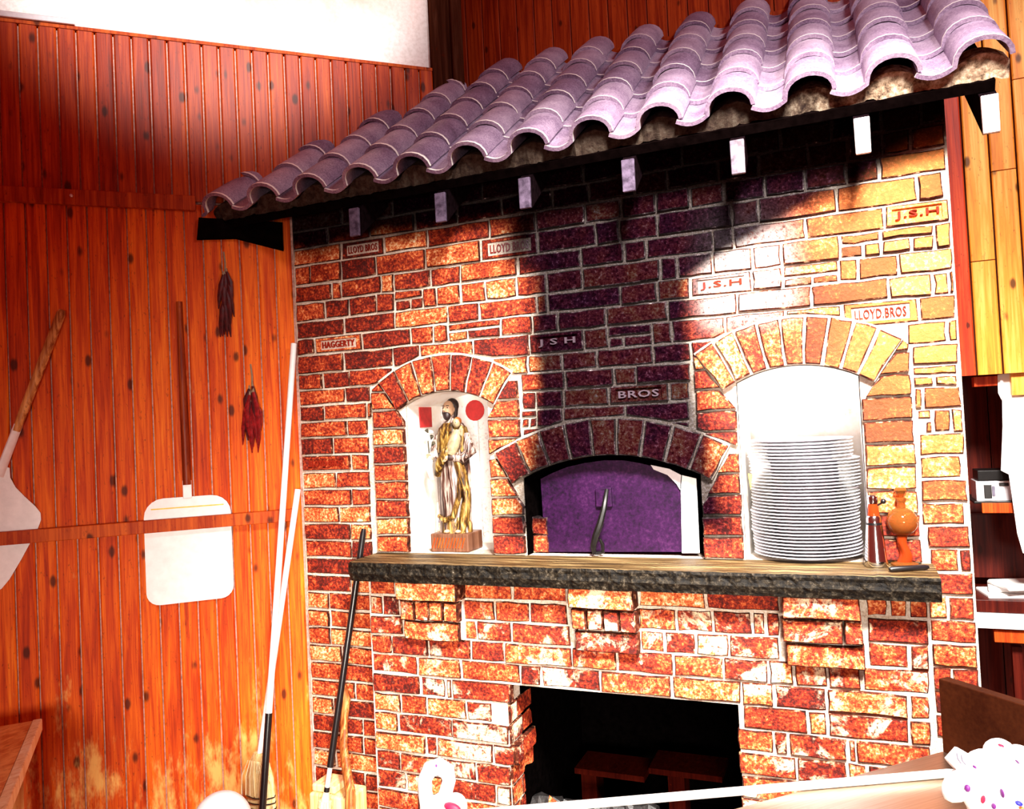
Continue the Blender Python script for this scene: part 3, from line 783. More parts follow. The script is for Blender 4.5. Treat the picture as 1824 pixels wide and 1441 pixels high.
# the steel door set back in the mouth
DY = 0.055
def dp(x, y): q = on_y(x, y, DY); return (q.x, q.z)
dpts = [dp(971, 983), dp(963, 853)] + [dp(x, y) for x, y in ((985, 842), (1010, 832), (1040, 825), (1075, 820), (1110, 820), (1140, 825), (1165, 831), (1190, 840), (1206, 850))] + [dp(1212, 880), dp(1218, 983)]
dpts = [(u, max(v, ZS+0.002)) for u, v in dpts]
FD = (Vector((0, DY, 0)), FR[1], FR[2], FR[3])
mb = MB(); mb.prism(dpts, FD, -0.008, 0.0); door = mb.build('oven_door', M['door'], oven); door['label'] = 'plum-black steel oven door plate'
q0 = dp(1064, 902); q1 = dp(1090, 868)
mb = MB(); mb.box((q0[0]/2+q1[0]/2, DY-0.008, q0[1]/2+q1[1]/2), (abs(q1[0]-q0[0]), 0.016, abs(q1[1]-q0[1]))); mb.build('handle_bracket', M['door'], door, bevel=0.002)
hp = [(1083, 872, -.016), (1084, 885, -.040), (1083, 905, -.058), (1078, 928, -.066), (1070, 950, -.066), (1065, 968, -.060), (1066, 982, -.05), (1074, 988, -.045), (1080, 980, -.045), (1080, 966, -.05), (1076, 956, -.055)]
path = []
for x, y, o_ in hp:
    q = dp(x, y); path.append(Vector((q[0], DY+o_, max(q[1], ZS+0.012))))
mb = MB(); mb.tube(path, [.008, .009, .011, .013, .013, .011, .009, .008, .007, .007, .006], 8); mb.build('door_handle', M['black_iron'], door, smooth=True)
# steel strip right of the door, its bright reflection painted as white
st = [dp(1214, 872), dp(1216, 984), dp(1247, 984), dp(1241, 852), dp(1216, 846)]
st = [(u, max(v, ZS+0.002)) for u, v in st]
mb = MB(); mb.prism(st, FD, 0.004, 0.012); o = mb.build('mouth_frame', M['white_steel'], oven); o['label'] = 'bright white metal strip beside the door'
st = [dp(1160, 828), dp(1193, 835), dp(1214, 846), dp(1212, 872), dp(1206, 862), dp(1190, 846), dp(1165, 836)]
mb = MB(); mb.prism(st[::-1], FD, 0.002, 0.008); mb.build('mouth_frame', M['silver'], oven)

# ------------------------------------------------------------------ lower base, standing proud of the front
BASE = -0.12
FB = (Vector((0, BASE, 0)), FR[1], FR[2], FR[3])
mb = MB(); BX0, BX1 = -1.776, 0.198
th = 0.125
mb.box(((BX0+OX0)/2, BASE+th/2, 1.135/2), (OX0-BX0, th, 1.135)); mb.box(((BX1+OX1)/2, BASE+th/2, 1.135/2), (BX1-OX1, th, 1.135))
mb.box(((OX0+OX1)/2, BASE+th/2, (1.135+OZ1)/2), (OX1-OX0, th, 1.135-OZ1))
base = mb.build('base', M['mortar'], oven)
BL = [1.135, 1.062, 0.985, 0.910, 0.835, 0.760, 0.684, 0.610, 0.535, 0.460, 0.386, 0.312, 0.238, 0.164, 0.09]
BJ = [[663, 705, None, 817, 913, 1010, None, 1137, 1257, 1390, None, 1540, 1582, 1617, 1655],
      [663, 683, 712, None, 820, 883, 945, 1012, None, 1137, 1205, 1270, 1340, 1365, 1390, None, 1543, 1655],
      [663, 720, None, 822, 850, 912, 1018, None, 1140, 1185, 1240, 1300, 1390, None, 1545, 1620, 1657],
      [664, 700, 765, 840, 900, 1020, 1100, 1200, 1290, 1370, 1415, 1475, 1535, 1657],
      [665, 745, 822, 928, 965, 1070, 1198, 1322, 1380, 1473, 1620, 1658],
      [667, 750, 795, 806, 912, None, 1324, 1440, 1475, 1620, 1660], [672, 715, 762, 832, 878, None, 1313, 1380, 1405, 1510, 1525, 1660],
      [674, 710, 807, 922, None, 1315, 1420, 1510, 1545, 1660], [675, 760, 779, 880, 920, None, 1320, 1450, 1485, 1570, 1660],
      [675, 715, 790, 850, 922, None, 1320, 1380, 1450, 1520], [676, 725, 790, 885, 922, None, 1322, 1390, 1450], [677, 750, 830, 922], [678, 720, 800, 870, 922], [679, 760, 850, 922]]
for r, js in enumerate(BJ):
    zm = (BL[r]+BL[r+1])/2
    for a, b in zip(js, js[1:]):
        if a is None or b is None: continue
        u0, u1 = x_at(a, zm, BASE), x_at(b, zm, BASE)
        if a == js[0]: u0 = BX0+0.003
        if r >= 6 and b == 922: u1 = OX0+0.004
        p = shrink(rect(u0, u1, BL[r+1], BL[r]), 0.0045)
        brick(p, FB, (R_.uniform(0.002, 0.012) if r else 0.002), base, M['brick_base'] if r else M['brick'])
# returns of the store's left jamb
FJ = (Vector((OX0, BASE, 0)), Vector((0, 1, 0)), Vector((0, 0, 1)), Vector((1, 0, 0)))
for r in range(6, 14):
    z0, z1 = BL[r+1], BL[r]
    p0 = R_.uniform(0.004, 0.012) if r != 8 else 0.03
    cut = R_.choice([0.07, 0.115, 0.10])
    brick(shrink(rect(0.002, cut, z0, z1), 0.004), FJ, p0, base, M['brick_base']); brick(shrink(rect(cut, 0.22, z0, z1), 0.004), FJ, p0*0.7, base, M['brick'])
# three stepped corbels under the ledge
for xa, xb, pa, pb in ((705, 812, 718, 816), (1012, 1126, 1023, 1133), (1394, 1532, 1398, 1538)):
    u0, u1 = x_at(xa, 1.10, -0.2), x_at(xb, 1.10, -0.2)
    mb = MB(); mb.box(((u0+u1)/2+0.004, BASE-0.010, 1.02), (u1-u0-0.016, 0.026, 0.21)); cb = mb.build('corbel', M['mortar'], oven)
    FC = lambda d: (Vector((0, BASE-d, 0)), FR[1], FR[2], FR[3])
    brick(rect(u0, u1, 1.066, 1.134), FC(0.0), 0.085, cb, M['brick_base'], depth=0.0)
    v0, v1 = x_at(pa-6, 1.02, BASE-0.06), x_at(pb, 1.02, BASE-0.06)
    nn = 4 if xa < 1300 else 2
    for i in range(nn):
        if nn == 2: e0, e1 = ((v0, v0+(v1-v0)*.77), (v0+(v1-v0)*.77, v1))[i]
        else: e0, e1 = v0+(v1-v0)*i/nn, v0+(v1-v0)*(i+1)/nn
        brick(shrink(rect(e0, e1, 0.985, 1.060), 0.003), FC(0.0), 0.062+R_.uniform(-.003, .003), cb, M['brick_base'], depth=0.0)
    v0, v1 = x_at(pa+2, 0.95, BASE-0.04), x_at(pb+2, 0.95, BASE-0.04)
    brick(rect(v0, v1, 0.908, 0.978), FC(0.0), 0.042, cb, M['brick_base'], depth=0.0)
# wood store cavity
mb = MB()
mb.box((OX0-0.005, 0.352, 0.40), (0.02, 0.70, 0.76)); mb.box((OX1+0.005, 0.302, 0.40), (0.02, 0.60, 0.76)); mb.box(((OX0+OX1)/2, 0.70, 0.40), (OX1-OX0, 0.02, 0.76)); mb.box(((OX0+OX1)/2, 0.33, OZ1+0.012), (OX1-OX0+.04, 0.74, 0.02)); mb.box(((OX0+OX1)/2, 0.30, 0.02), (OX1-OX0, 0.76, 0.04))
mb.build('wood_store', M['cavity'], oven)

# ------------------------------------------------------------------ stone ledge with a chiselled front
LX0, LX1, LY, LT = -1.800, 0.224, -0.238, 0.072
mb = MB(); nx, nr = 150, 7
edges = [0.0]
while edges[-1] < LX1-LX0: edges.append(edges[-1]+R_.uniform(0.045, 0.085))
def chip(x, row):
    for a, b in zip(edges, edges[1:]):
        if a <= x < b:
            u = (x-a)/(b-a); rr = math.sin(a*91.7)*0.5
            return -0.010*(1-(2*u-1)**2)-0.004*abs(rr)
    return 0
rows = []
for j in range(nr+1):
    v = j/nr; line = []
    for i in range(nx+1):
        x = LX0+(LX1-LX0)*i/nx
        e = -chip(x-LX0, j)*(math.sin(math.pi*min(1, v*1.6)) if v < 0.62 else 0.35) + R_.uniform(-.0018, .0018)
        lo = 0.010*max(0, v-0.55)/0.45
        end = 0.02*max(0, 1-(x-LX0)/0.03)**2
        line.append(Vector((x, LY+e*0.9+lo+end + (0.008 if j == 0 else 0), ZS-LT*v - (R_.uniform(0, .002) if j == 0 else 0))))
    rows.append(line)
back = [Vector((q.x, 0.004, ZS)) for q in rows[0]]; backb = [Vector((q.x, 0.004, ZS-LT)) for q in rows[0]]
allr = [backb, back]+rows+[backb]
n = nx+1; vs = [q for r in allr[:-1] for q in r]; fs = []
R0 = len(allr)-1
for i in range(R0):
    for j in range(nx):
        a = i*n+j; b = ((i+1) % R0)*n+j
        fs.append((a, a+1, b+1, b))
fs.append(tuple(i*n for i in range(R0))[::-1]); fs.append(tuple(i*n+nx for i in range(R0)))
mb.add(vs, fs); ledge = mb.build('stone_ledge', M['stone'], oven); ledge['label'] = 'dark chiselled stone ledge'

# ------------------------------------------------------------------ tiled roof
PA = math.atan2(3.457-2.714, 0.95)
RY0, RZ0 = -0.25, 2.640                      # eave line of the tile bed
CA, SA = math.cos(PA), math.sin(PA)
SLOPE = Vector((0, CA, SA)); NRM = Vector((0, -SA, CA))
roof = empty('tiled_roof', (-0.95, 0.0, 2.55), 'sloping canopy roof of lilac clay S-tiles over the brick oven', 'roof')
WT, LTILE, EXPO = 0.2278, 0.245, 0.206
def tile_profile(n1=10, n2=6):
    """pan on the left flowing up into the barrel, whose right edge laps over the next pan"""
    o = []; bw = 0.150
    for i in range(n2):
        u = i/n2; o.append((-bw/2-(1-u)*(WT-bw+0.012), -0.016*math.sin(math.pi*min(1, (1-u)*0.95))+0.004*(1-u)))
    for i in range(n1+1):
        a = math.pi*(1-i/n1); z = 0.070*math.sin(a)**0.85 if 0 < i < n1 else 0.0
        o.append((bw/2*math.cos(a)*(1.04 if i > n1*0.6 else 1), z if i < n1 else 0.006))
    return o
def tile_mesh():
    pr = tile_profile(); th = 0.013; mb = MB(); rings = []
    inn = []
    for i, (x, z) in enumerate(pr):
        a = pr[max(i-1, 0)]; b = pr[min(i+1, len(pr)-1)]
        dx, dz = b[0]-a[0], b[1]-a[1]; L = math.hypot(dx, dz); inn.append((x+dz/L*th, z-dx/L*th))
    loop = pr+inn[::-1]
    for y, tl in ((0.0, 0.014), (LTILE*0.5, 0.006), (LTILE, -0.004)):
        rings.append([Vector((x*(1.0 if y < .01 else 0.985), y, z+tl)) for x, z in loop])
    mb.rings(rings, False); n = len(pr); N = len(loop)
    for base_ in (0, 2*N):
        for i in range(n-1):
            f = (base_+i, base_+i+1, base_+N-2-i, base_+N-1-i); mb.f.append(list(f)); mb.mi.append(0)
    return mb.mesh('tile', M['tile'], (0, 0, 0), True)
TM = tile_mesh()
ROT_T = Matrix((Vector((1, 0, 0)), SLOPE, NRM)).transposed()
for i in range(13):
    X = -2.330 + i*0.2278
    for j in range(6):
        loc = Vector((X, RY0, RZ0)) + SLOPE*(j*EXPO) + Vector((R_.uniform(-.004, .004), 0, 0)) + NRM*R_.uniform(0, .003)
        if j == 5: loc -= SLOPE*0.01
        me = TM; cut = False
        for v in TM.vertices:
            q = loc + ROT_T @ v.co
            if (q-Vector((WX, 0, 0))).dot(WN) < 0.008: cut = True; break
        if cut:
            bm = bmesh.new(); bm.from_mesh(TM)
            inv = ROT_T.transposed()
            bmesh.ops.bisect_plane(bm, geom=bm.verts[:]+bm.edges[:]+bm.faces[:], plane_co=inv @ (Vector((WX, 0, 0))+WN*0.010-loc), plane_no=inv @ WN, clear_inner=True)
            ok = len(bm.faces) > 6
            me = bpy.data.meshes.new('tile'); bm.to_mesh(me); bm.free(); me.materials.append(M['tile'])
            if not ok: continue
        place('tile', me, roof, loc, ROT_T)
def roof_pt(x, s, h): return Vector((x, RY0, RZ0)) + SLOPE*s + NRM*h
# boarding under the tiles, cut along the left wall
poly = [(-2.42, 0.0), (0.44, 0.0), (0.44, 1.17), (-1.44, 1.17)]
mb = MB()
def wx_at(s, off):                           # x where the bed meets the left wall
    y = RY0+CA*s; return WX + (y + off/math.cos(LA))/math.tan(LA)
pl = [Vector((max(-2.44, wx_at(0.0, 0.02)), 0, 0)), Vector((0.44, 0, 0)), Vector((0.44, 1.19, 0)), Vector((wx_at(1.19, 0.02), 1.19, 0))]
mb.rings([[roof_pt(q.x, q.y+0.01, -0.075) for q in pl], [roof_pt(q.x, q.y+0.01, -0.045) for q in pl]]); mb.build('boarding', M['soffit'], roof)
# rough mortar packed under the eave tiles
mb = MB(); k = 150; top = []; bot = []; bt = []; tp = []
pr = tile_profile()
for i in range(k+1):
    x = -2.43 + i/k*2.905
    u = ((x+2.330+0.075) % 0.2278)
    hb = 0.0 + (0.030*math.sin(math.pi*min(1, u/0.15)) if u < 0.15 else -0.012)
    top.append(roof_pt(x, 0.035+R_.uniform(-.006, .006), hb-0.004+R_.uniform(-.004, .002)))
    bot.append(roof_pt(x, 0.022+R_.uniform(-.008, .008), -0.044+R_.uniform(-.012, .004)))
    bt.append(roof_pt(x, 0.12, -0.046)); tp.append(roof_pt(x, 0.12, hb-0.01))
mb.rings([bot, top, tp, bt, bot], False, 0, False); mb.build('bedding_mortar', M['tile_mortar'], roof)
# rafters with cut ends
for X, hh in ((-1.700, 1), (-1.326, 1), (-0.993, 1), (-0.622, 1), (-0.270, 1), (0.090, 1), (0.420, 1)):
    mb = MB(); c0 = roof_pt(X, 0.045, -0.117); 
    a = roof_pt(X, -0.02, -0.078); b = roof_pt(X, min(1.1, (0.30+ (X-WX)*math.tan(LA))/CA-0.05), -0.078)
    prof = [(-0.022, 0), (0.022, 0), (0.021, -0.108), (-0.021, -0.108)]
    r0 = [a+Vector((x, 0, z)) for x, z in prof]; r1 = [b+Vector((x, 0, z)) for x, z in prof]
    mb.rings([r0, r1]); rf = mb.build('rafter', M['rafter'], roof)
    mb = MB(); mb.rings([[q+Vector((0, -0.014, 0)) for q in r0], [q+Vector((0, -0.0005, 0)) for q in r0]]); mb.build('end_face', M['limewash'], rf, bevel=0.003)
# board and pale flashing along the ridge
mb = MB(); a = roof_pt(-0.5, 1.185, 0.0); mb.box((-0.50, BY-0.02, a.z+0.005), (1.9, 0.028, 0.04)); mb.build('ridge_board', M['plank_back'], roof)
mb = MB(); mb.box((-0.50, BY-0.045, a.z-0.02), (1.9, 0.03, 0.02)); mb.build('flashing', M['tile_mortar'], roof)
# black wedge standing in for shade under the left end of the eave
mb = MB(); mb.prism([(-0.365, 2.625), (-0.375, 2.535), (-0.22, 2.545), (-0.03, 2.50), (-0.03, 2.62)], (Vector((WX, 0, 0)), WD, Vector((0, 0, 1)), WN), 0.016, 0.04); mb.build('shade_wedge', M['soffit'], roof)

# ------------------------------------------------------------------ peels behind the wall rail
rail = MB(); rail.box(wall_pt(-0.72, 1.369, 0.045), (1.40, 0.026, 0.050), ROT_W)
rail = rail.build('peel_rail', M['rail'], bevel=0.003)
tag(rail, 'long red wooden rail across the plank wall, holding the two pizza peels', 'rail')
for tt in (-0.9, -0.66, -0.04):
    mb = MB(); mb.box(wall_pt(tt, 1.369, 0.0165), (0.03, 0.031, 0.03), ROT_W); mb.build('spacer', M['rail'], rail)
def w2(t0, z0, off): return wall_pt(t0, z0, off)
# upright peel
pe = empty('pizza_peel', wall_pt(-0.447, 1.048, 0.015), 'upright aluminium pizza peel with dark slim handle tucked behind the wall rail', 'pizza peel', 'pizza peels on the plank wall')
def rrect(u0, u1, v0, v1, rb, rt, k=5):
    p = []
    for cx, cy, r, a0 in ((u1-rb, v0+rb, rb, -90), (u1-rt, v1-rt, rt, 0), (u0+rt, v1-rt, rt, 90), (u0+rb, v0+rb, rb, 180)):
        for i in range(k+1):
            a = math.radians(a0+90*i/k); p.append((cx+r*math.cos(a), cy+r*math.sin(a)))
    return p
FW = (Vector((WX, 0, 0)), WD, Vector((0, 0, 1)), WN)
mb = MB(); mb.prism(rrect(-0.612, -0.283, 1.050, 1.476, 0.05, 0.075), FW, 0.022, 0.026); bl = mb.build('blade', M['alu'], pe)
mb = MB(); mb.prism([(-0.585, 1.432), (-0.310, 1.432), (-0.310, 1.437), (-0.585, 1.437)], FW, 0.026, 0.0275); mb.build('crease', M['yellow'], bl)
mb = MB(); mb.box(wall_pt(-0.447, 1.507, 0.029), (0.034, 0.014, 0.075), ROT_W); mb.build('ferrule', M['alu'], pe, bevel=0.003)
mb = MB(); mb.tube([wall_pt(-0.447, 1.525, 0.031), wall_pt(-0.448, 1.75, 0.031), wall_pt(-0.451, 2.10, 0.029), wall_pt(-0.452, 2.275, 0.027)], [.017, .0165, .013, .012], 10); mb.build('handle', M['dark_handle'], pe, smooth=True)
# leaning peel at the left
pe = empty('pizza_peel', wall_pt(-1.16, 1.23, 0.015), 'tilted aluminium pizza peel with a mottled brown handle, cut by the picture edge', 'pizza peel', 'pizza peels on the plank wall')
ax = Vector((-0.343, -0.939)); px_ = Vector((0.939, -0.343)); o2 = Vector((-1.098, 1.622))
def pl2(a, b): q = o2+ax*a+px_*b; return (q.x, q.y)
mb = MB(); shape = [(-0.02, 0.022), (0.015, 0.036), (0.045, 0.065), (0.07, 0.105), (0.095, 0.150), (0.115, 0.176), (0.14, 0.186), (0.175, 0.186), (0.30, 0.170), (0.38, 0.156), (0.42, 0.142), (0.445, 0.12), (0.46, 0.085), (0.463, 0.0)]
mb.prism([pl2(a, b) for a, b in shape]+[pl2(a, -b) for a, b in shape[::-1] if b > 0], FW, 0.020, 0.024); mb.build('blade', M['alu'], pe)
q = [o2+ax*v for v in (-0.19, 0.02)]
mb = MB(); mb.tube([wall_pt(v.x, v.y, 0.034) for v in q], [.017, .019], 10, flat=0.6); mb.build('ferrule', M['alu'], pe, smooth=True)
mb = MB(); hs = [-0.655, -0.64, -0.45, -0.25, -0.16]
mb.tube([wall_pt((o2+ax*v).x, (o2+ax*v).y, 0.036) for v in hs], [.012, .0175, .018, .017, .015], 10); mb.build('handle', M['handle_wood'], pe, smooth=True)

# ------------------------------------------------------------------ dried chili strings
def chilis(name, t0, ztop, zbot, n, mat, label, wdt):
    r = empty(name, wall_pt(t0, zbot, 0.02), label, 'chili string', 'strings of dried chilies')
    mb = MB(); mb.tube([wall_pt(t0, ztop+0.03, 0.012), wall_pt(t0+0.004, ztop-0.02, 0.02), wall_pt(t0+0.002, ztop-0.07, 0.028)], 0.004, 6); mb.build('string', M['stem'], r)
    H = ztop-zbot
    for i in range(n):
        s = ztop-0.05-H*0.42*R_.random()**0.8; L = H*R_.uniform(0.38, 0.62); L = min(L, s-zbot+0.02)
        d = R_.uniform(-1, 1)*wdt*0.85; off = R_.uniform(0.022, 0.045); cv = R_.uniform(-0.008, 0.010)
        pth = [wall_pt(t0+d*0.3, s, off), wall_pt(t0+d*0.8, s-L*0.3, off+0.006), wall_pt(t0+d+cv, s-L*0.65, off), wall_pt(t0+d+cv*2, s-L, off-0.006)]
        mb = MB(); mb.tube(pth, [.006, .0115, .009, .002], 7); c_ = mb.build('chili', mat if i % 3 else M['chili_dark'], r, smooth=True)
        mb = MB(); mb.tube([pth[0]+Vector((0, 0, 0.016)), pth[0]], [.002, .005], 6); mb.build('stem', M['stem'], c_)
chilis('chili_string', -0.182, 1.985, 1.66, 20, M['chili'], 'small bunch of dark red dried chilies hanging beside the white poles', 0.045)
chilis('chili_string', -0.272, 2.46, 2.15, 18, M['chili_dark'], 'nearly black dried chili bunch hanging just under the roof corner', 0.035)

# ------------------------------------------------------------------ poles and brooms in the corner
pole = empty('white_pole', (-2.02, -0.30, 0.02), 'longest white pole with a black lower grip leaning in the corner by the brick edge', 'pole')
pa = Vector((-2.150, -0.045, 2.095)); pb = on_y(479, 1270, -0.32); 
dirp = (pb-pa).normalized(); kk = (0.02-pa.z)/dirp.z; pc = pa+dirp*kk
mb = MB(); mb.tube([pa, pb], 0.0125, 12); mb.build('shaft', M['white_pole'], pole, smooth=True)
mb = MB(); mb.tube([pb, pc], 0.0135, 12); mb.build('grip', M['black_plastic'], pole, smooth=True)
br = empty('straw_broom', (-2.16, -0.25, 0.0), 'straw broom with black stitching and a shorter white handle leaning in the corner', 'broom')
ba = Vector((-2.140, -0.070, 1.478)); bb = on_y(463, 1346, -0.26)
mb = MB(); mb.tube([ba, bb, bb+(bb-ba).normalized()*0.1], 0.0125, 12); mb.build('handle', M['white_pole'], br, smooth=True)
hd = MB(); fan = []
cb_ = Vector((bb.x-0.005, bb.y, 0)); 
for z, hw, hd_ in ((bb.z+0.012, 0.022, 0.016), (bb.z-0.03, 0.046, 0.024), (bb.z-0.09, 0.062, 0.03), (bb.z-0.16, 0.066, 0.03), (bb.z-0.24, 0.072, 0.032), (0.0, 0.12, 0.04)):
    if z > bb.z-0.25 or z == 0.0:
        fan.append([Vector((cb_.x+hw*math.cos(2*math.pi*k/28)*(1+0.05*(-1)**k), cb_.y+hd_*math.sin(2*math.pi*k/28), max(z, 0.0))) for k in range(28)])
hd.rings(fan); hd.build('brush', M['straw'], br)
for i in range(5):
    z = bb.z-0.155-0.022*i; hw = 0.068+0.002*i
    mb = MB(); mb.tube([Vector((cb_.x+hw*math.cos(2*math.pi*k/24), cb_.y+(0.034)*math.sin(2*math.pi*k/24), z+R_.uniform(-.001, .001))) for k in range(25)], 0.0024, 5); mb.build('stitching', M['black_plastic'], br)
st = MB()
for i in range(26):
    a = R_.uniform(-1, 1); x0 = cb_.x+a*0.035
    st.tube([Vector((x0, cb_.y-0.03, bb.z-0.01)), Vector((cb_.x+a*0.066, cb_.y-0.037, bb.z-0.07)), Vector((cb_.x+a*0.074, cb_.y-0.037, bb.z-0.145))], 0.0011, 4)
tag(st.build('loose_straw', M['straw'], br), kind='stuff')

b2 = empty('black_handled_broom', (-1.86, -0.30, 0.0), 'broom with a black handle and cream collar leaning behind the left end of the ledge', 'broom')
ta = on_y(648, 942, -0.030); tb = on_y(588, 1366, -0.190)
mb = MB(); mb.tube([ta, ta+(tb-ta)*0.02, tb], [.009, .0125, .0135], 12); mb.build('handle', M['black_plastic'], b2, smooth=True)
dv = (tb-ta).normalized(); e1 = tb+dv*0.075
mb = MB(); mb.tube([tb, e1], [.0095, .0095], 10); mb.build('ferrule', M['white_pole'], b2, smooth=True)
mb = MB(); mb.tube([e1, e1+dv*0.018], [.011, .011], 10); mb.build('band', M['black_plastic'], b2, smooth=True)
mb = MB(); mb.tube([e1+dv*0.018, e1+dv*0.05, e1+dv*0.052, e1+dv*0.075], [.012, .018, .026, .026], 14); mb.build('collar', M['straw'], b2, smooth=True)
hh_ = e1+dv*0.075; zz = hh_.z
rs = []
for f in (0, 0.3, 0.65, 1.0):
    z = zz*(1-f)+0.0*f; rr = 0.026+0.06*f
    rs.append([Vector((hh_.x-0.01*f+rr*math.cos(2*math.pi*k/24)*(1+.05*(-1)**k), hh_.y-0.02*f+rr*0.7*math.sin(2*math.pi*k/24), z)) for k in range(24)])
mb = MB(); mb.rings(rs); mb.build('brush', M['straw'], b2)

# axe handle and the split block behind it
axe = MB(); pp = [(610, 1222, -.05), (616, 1245, -.05), (613, 1290, -.08), (612, 1330, -.12), (618, 1375, -.16), (624, 1410, -.19)]
pth = [on_y(x, y, o_) for x, y, o_ in pp]; last = pth[-1]; pth += [Vector((last.x+0.02, last.y-0.05, 0.012))]
axe.tube(pth, [.014, .017, .013, .014, .016, .017, .018], 10, flat=1.25)
tag(axe.build('axe_handle', M['handle_wood'], smooth=True), 'curved brown wooden axe handle standing against the brick beside the black-handled broom', 'handle')
bk = empty('chopping_block', (-1.93, -0.10, 0.0), 'pale squared wooden block on the floor behind the black-handled broom', 'block')
q = on_y(548, 1412, -0.17); zt = q.z
mb = MB(); mb.box((q.x+0.100, -0.105, zt/2), (0.19, 0.13, zt)); mb.build('body', M['block_wood'], bk, bevel=0.008)
mb = MB(); mb.box((q.x+0.065, -0.100, zt+0.016), (0.11, 0.11, 0.03)); mb.build('chip', M['block_wood'], bk, bevel=0.006)

# ------------------------------------------------------------------ things on the ledge
# statue of a robed man holding a child
sx, sy = -1.492, 0.105
stt = empty('saint_statue', (sx, sy, ZS), 'painted wooden statue of a bearded robed man carrying a child, in the left niche', 'statue')
mb = MB(); mb.box((sx, sy, ZS+0.032), (0.150, 0.12, 0.064)); bs = mb.build('plinth', M['block_dark'], stt, bevel=0.004)
for i in range(11):
    mb = MB(); x = sx-0.068+i*0.0118; mb.tube([Vector((x, sy-0.061, ZS+0.014)), Vector((x+0.012, sy-0.061, ZS+0.05))], 0.002, 5); mb.build('carving', M['rail'], bs)
Z0 = ZS+0.064
def loft(rows, folds, amp, n=40, ph=0.0):
    rs = []
    for z, cx, hw, hd in rows:
        r = []
        for k in range(n):
            a = 2*math.pi*k/n; f = 1+amp*math.sin(folds*a+ph+z*9)
            r.append(Vector((sx+cx+hw*f*math.cos(a), sy+hd*f*math.sin(a), Z0+z)))
        rs.append(r)
    return rs
mb = MB(); mb.rings(loft([(0.0, 0.0, .060, .042), (0.03, 0, .058, .042), (0.12, 0.0, .062, .044), (0.20, 0.002, .064, .045), (0.28, 0.004, .056, .042), (0.33, 0.004, .052, .040), (0.365, 0.004, .050, .036), (0.385, 0.004, .040, .030), (0.398, 0.002, .022, .022), (0.412, 0.0, .016, .018)], 9, 0.055)); mb.build('robe', M['robe'], stt, smooth=True)
mb = MB()
# cloak: collar over the shoulders, sash across, and the long fall on the right
mb.rings(loft([(0.285, 0.0, .058, .050), (0.31, 0.0, .062, .050), (0.345, 0.002, .060, .046), (0.372, 0.003, .052, .040), (0.390, 0.002, .032, .030)], 7, 0.05, ph=1.0))
mb.tube([Vector((sx-0.045, sy-0.040, Z0+0.205)), Vector((sx-0.028, sy-0.055, Z0+0.245)), Vector((sx+0.0, sy-0.058, Z0+0.285)), Vector((sx+0.03, sy-0.05, Z0+0.31))], [.012, .017, .018, .014], 9)
mb.tube([Vector((sx+0.035, sy-0.045, Z0+0.275)), Vector((sx+0.052, sy-0.034, Z0+0.20)), Vector((sx+0.060, sy-0.025, Z0+0.12)), Vector((sx+0.050, sy-0.03, Z0+0.05)), Vector((sx+0.030, sy-0.036, Z0+0.0))], [.015, .019, .017, .020, .016], 9)
mb.tube([Vector((sx-0.05, sy-0.034, Z0+0.06)), Vector((sx-0.02, sy-0.05, Z0+0.045)), Vector((sx+0.015, sy-0.05, Z0+0.06)), Vector((sx+0.04, sy-0.045, Z0+0.13)), Vector((sx+0.045, sy-0.045, Z0+0.2))], [.008, .011, .011, .010, .007], 8)
mb.rings(loft([(0.0, 0.004, .058, .046), (0.03, 0.004, .056, .047), (0.055, 0.0, .052, .044)], 8, 0.07, ph=2.0))
mb.build('cloak', M['cloak'], stt, smooth=True)
mb = MB(); mb.tube([Vector((sx+0.052, sy, Z0+0.345)), Vector((sx+0.075, sy-0.012, Z0+0.285)), Vector((sx+0.060, sy-0.045, Z0+0.262)), Vector((sx+0.012, sy-0.062, Z0+0.268))], [.020, .024, .018, .012], 9)
mb.tube([Vector((sx-0.050, sy, Z0+0.345)), Vector((sx-0.066, sy-0.01, Z0+0.295)), Vector((sx-0.058, sy-0.04, Z0+0.262))], [.018, .019, .013], 9)
mb.build('sleeves', M['robe'], stt, smooth=True)
mb = MB(); mb.ball((sx-0.003, sy-0.012, Z0+0.440), (.022, .024, .030)); mb.tube([Vector((sx-0.006, sy-0.034, Z0+0.446)), Vector((sx-0.008, sy-0.041, Z0+0.434))], [.003, .005], 6)
for s in (-1, 1): mb.ball((sx-0.004+s*0.022, sy-0.008, Z0+0.436), (.004, .006, .009), 8, 6)
mb.build('face', M['flesh'], stt, smooth=True)
mb = MB()
for s in (-1, 1):
    mb.ball((sx-0.005+s*0.0085, sy-0.0345, Z0+0.444), (.0032, .002, .002), 8, 5)
    mb.tube([Vector((sx-0.005+s*0.004, sy-0.035, Z0+0.451)), Vector((sx-0.005+s*0.014, sy-0.032, Z0+0.451))], .0016, 5)
mb.tube([Vector((sx-0.014, sy-0.034, Z0+0.426)), Vector((sx-0.006, sy-0.038, Z0+0.428)), Vector((sx+0.002, sy-0.034, Z0+0.426))], .0016, 5)
mb.build('features', M['hair'], stt)
mb = MB(); mb.ball((sx+0.003, sy+0.006, Z0+0.452), (.025, .022, .027)); mb.ball((sx-0.004, sy-0.026, Z0+0.416), (.015, .013, .017), 12, 8); mb.tube([Vector((sx-0.024, sy-0.004, Z0+0.45)), Vector((sx-0.023, sy-0.014, Z0+0.425)), Vector((sx-0.014, sy-0.024, Z0+0.415))], [.006, .006, .006], 7); mb.tube([Vector((sx+0.024, sy-0.002, Z0+0.45)), Vector((sx+0.022, sy-0.006, Z0+0.42)), Vector((sx+0.016, sy-0.004, Z0+0.40))], [.008, .008, .006], 7)
mb.build('hair_and_beard', M['hair'], stt, smooth=True)
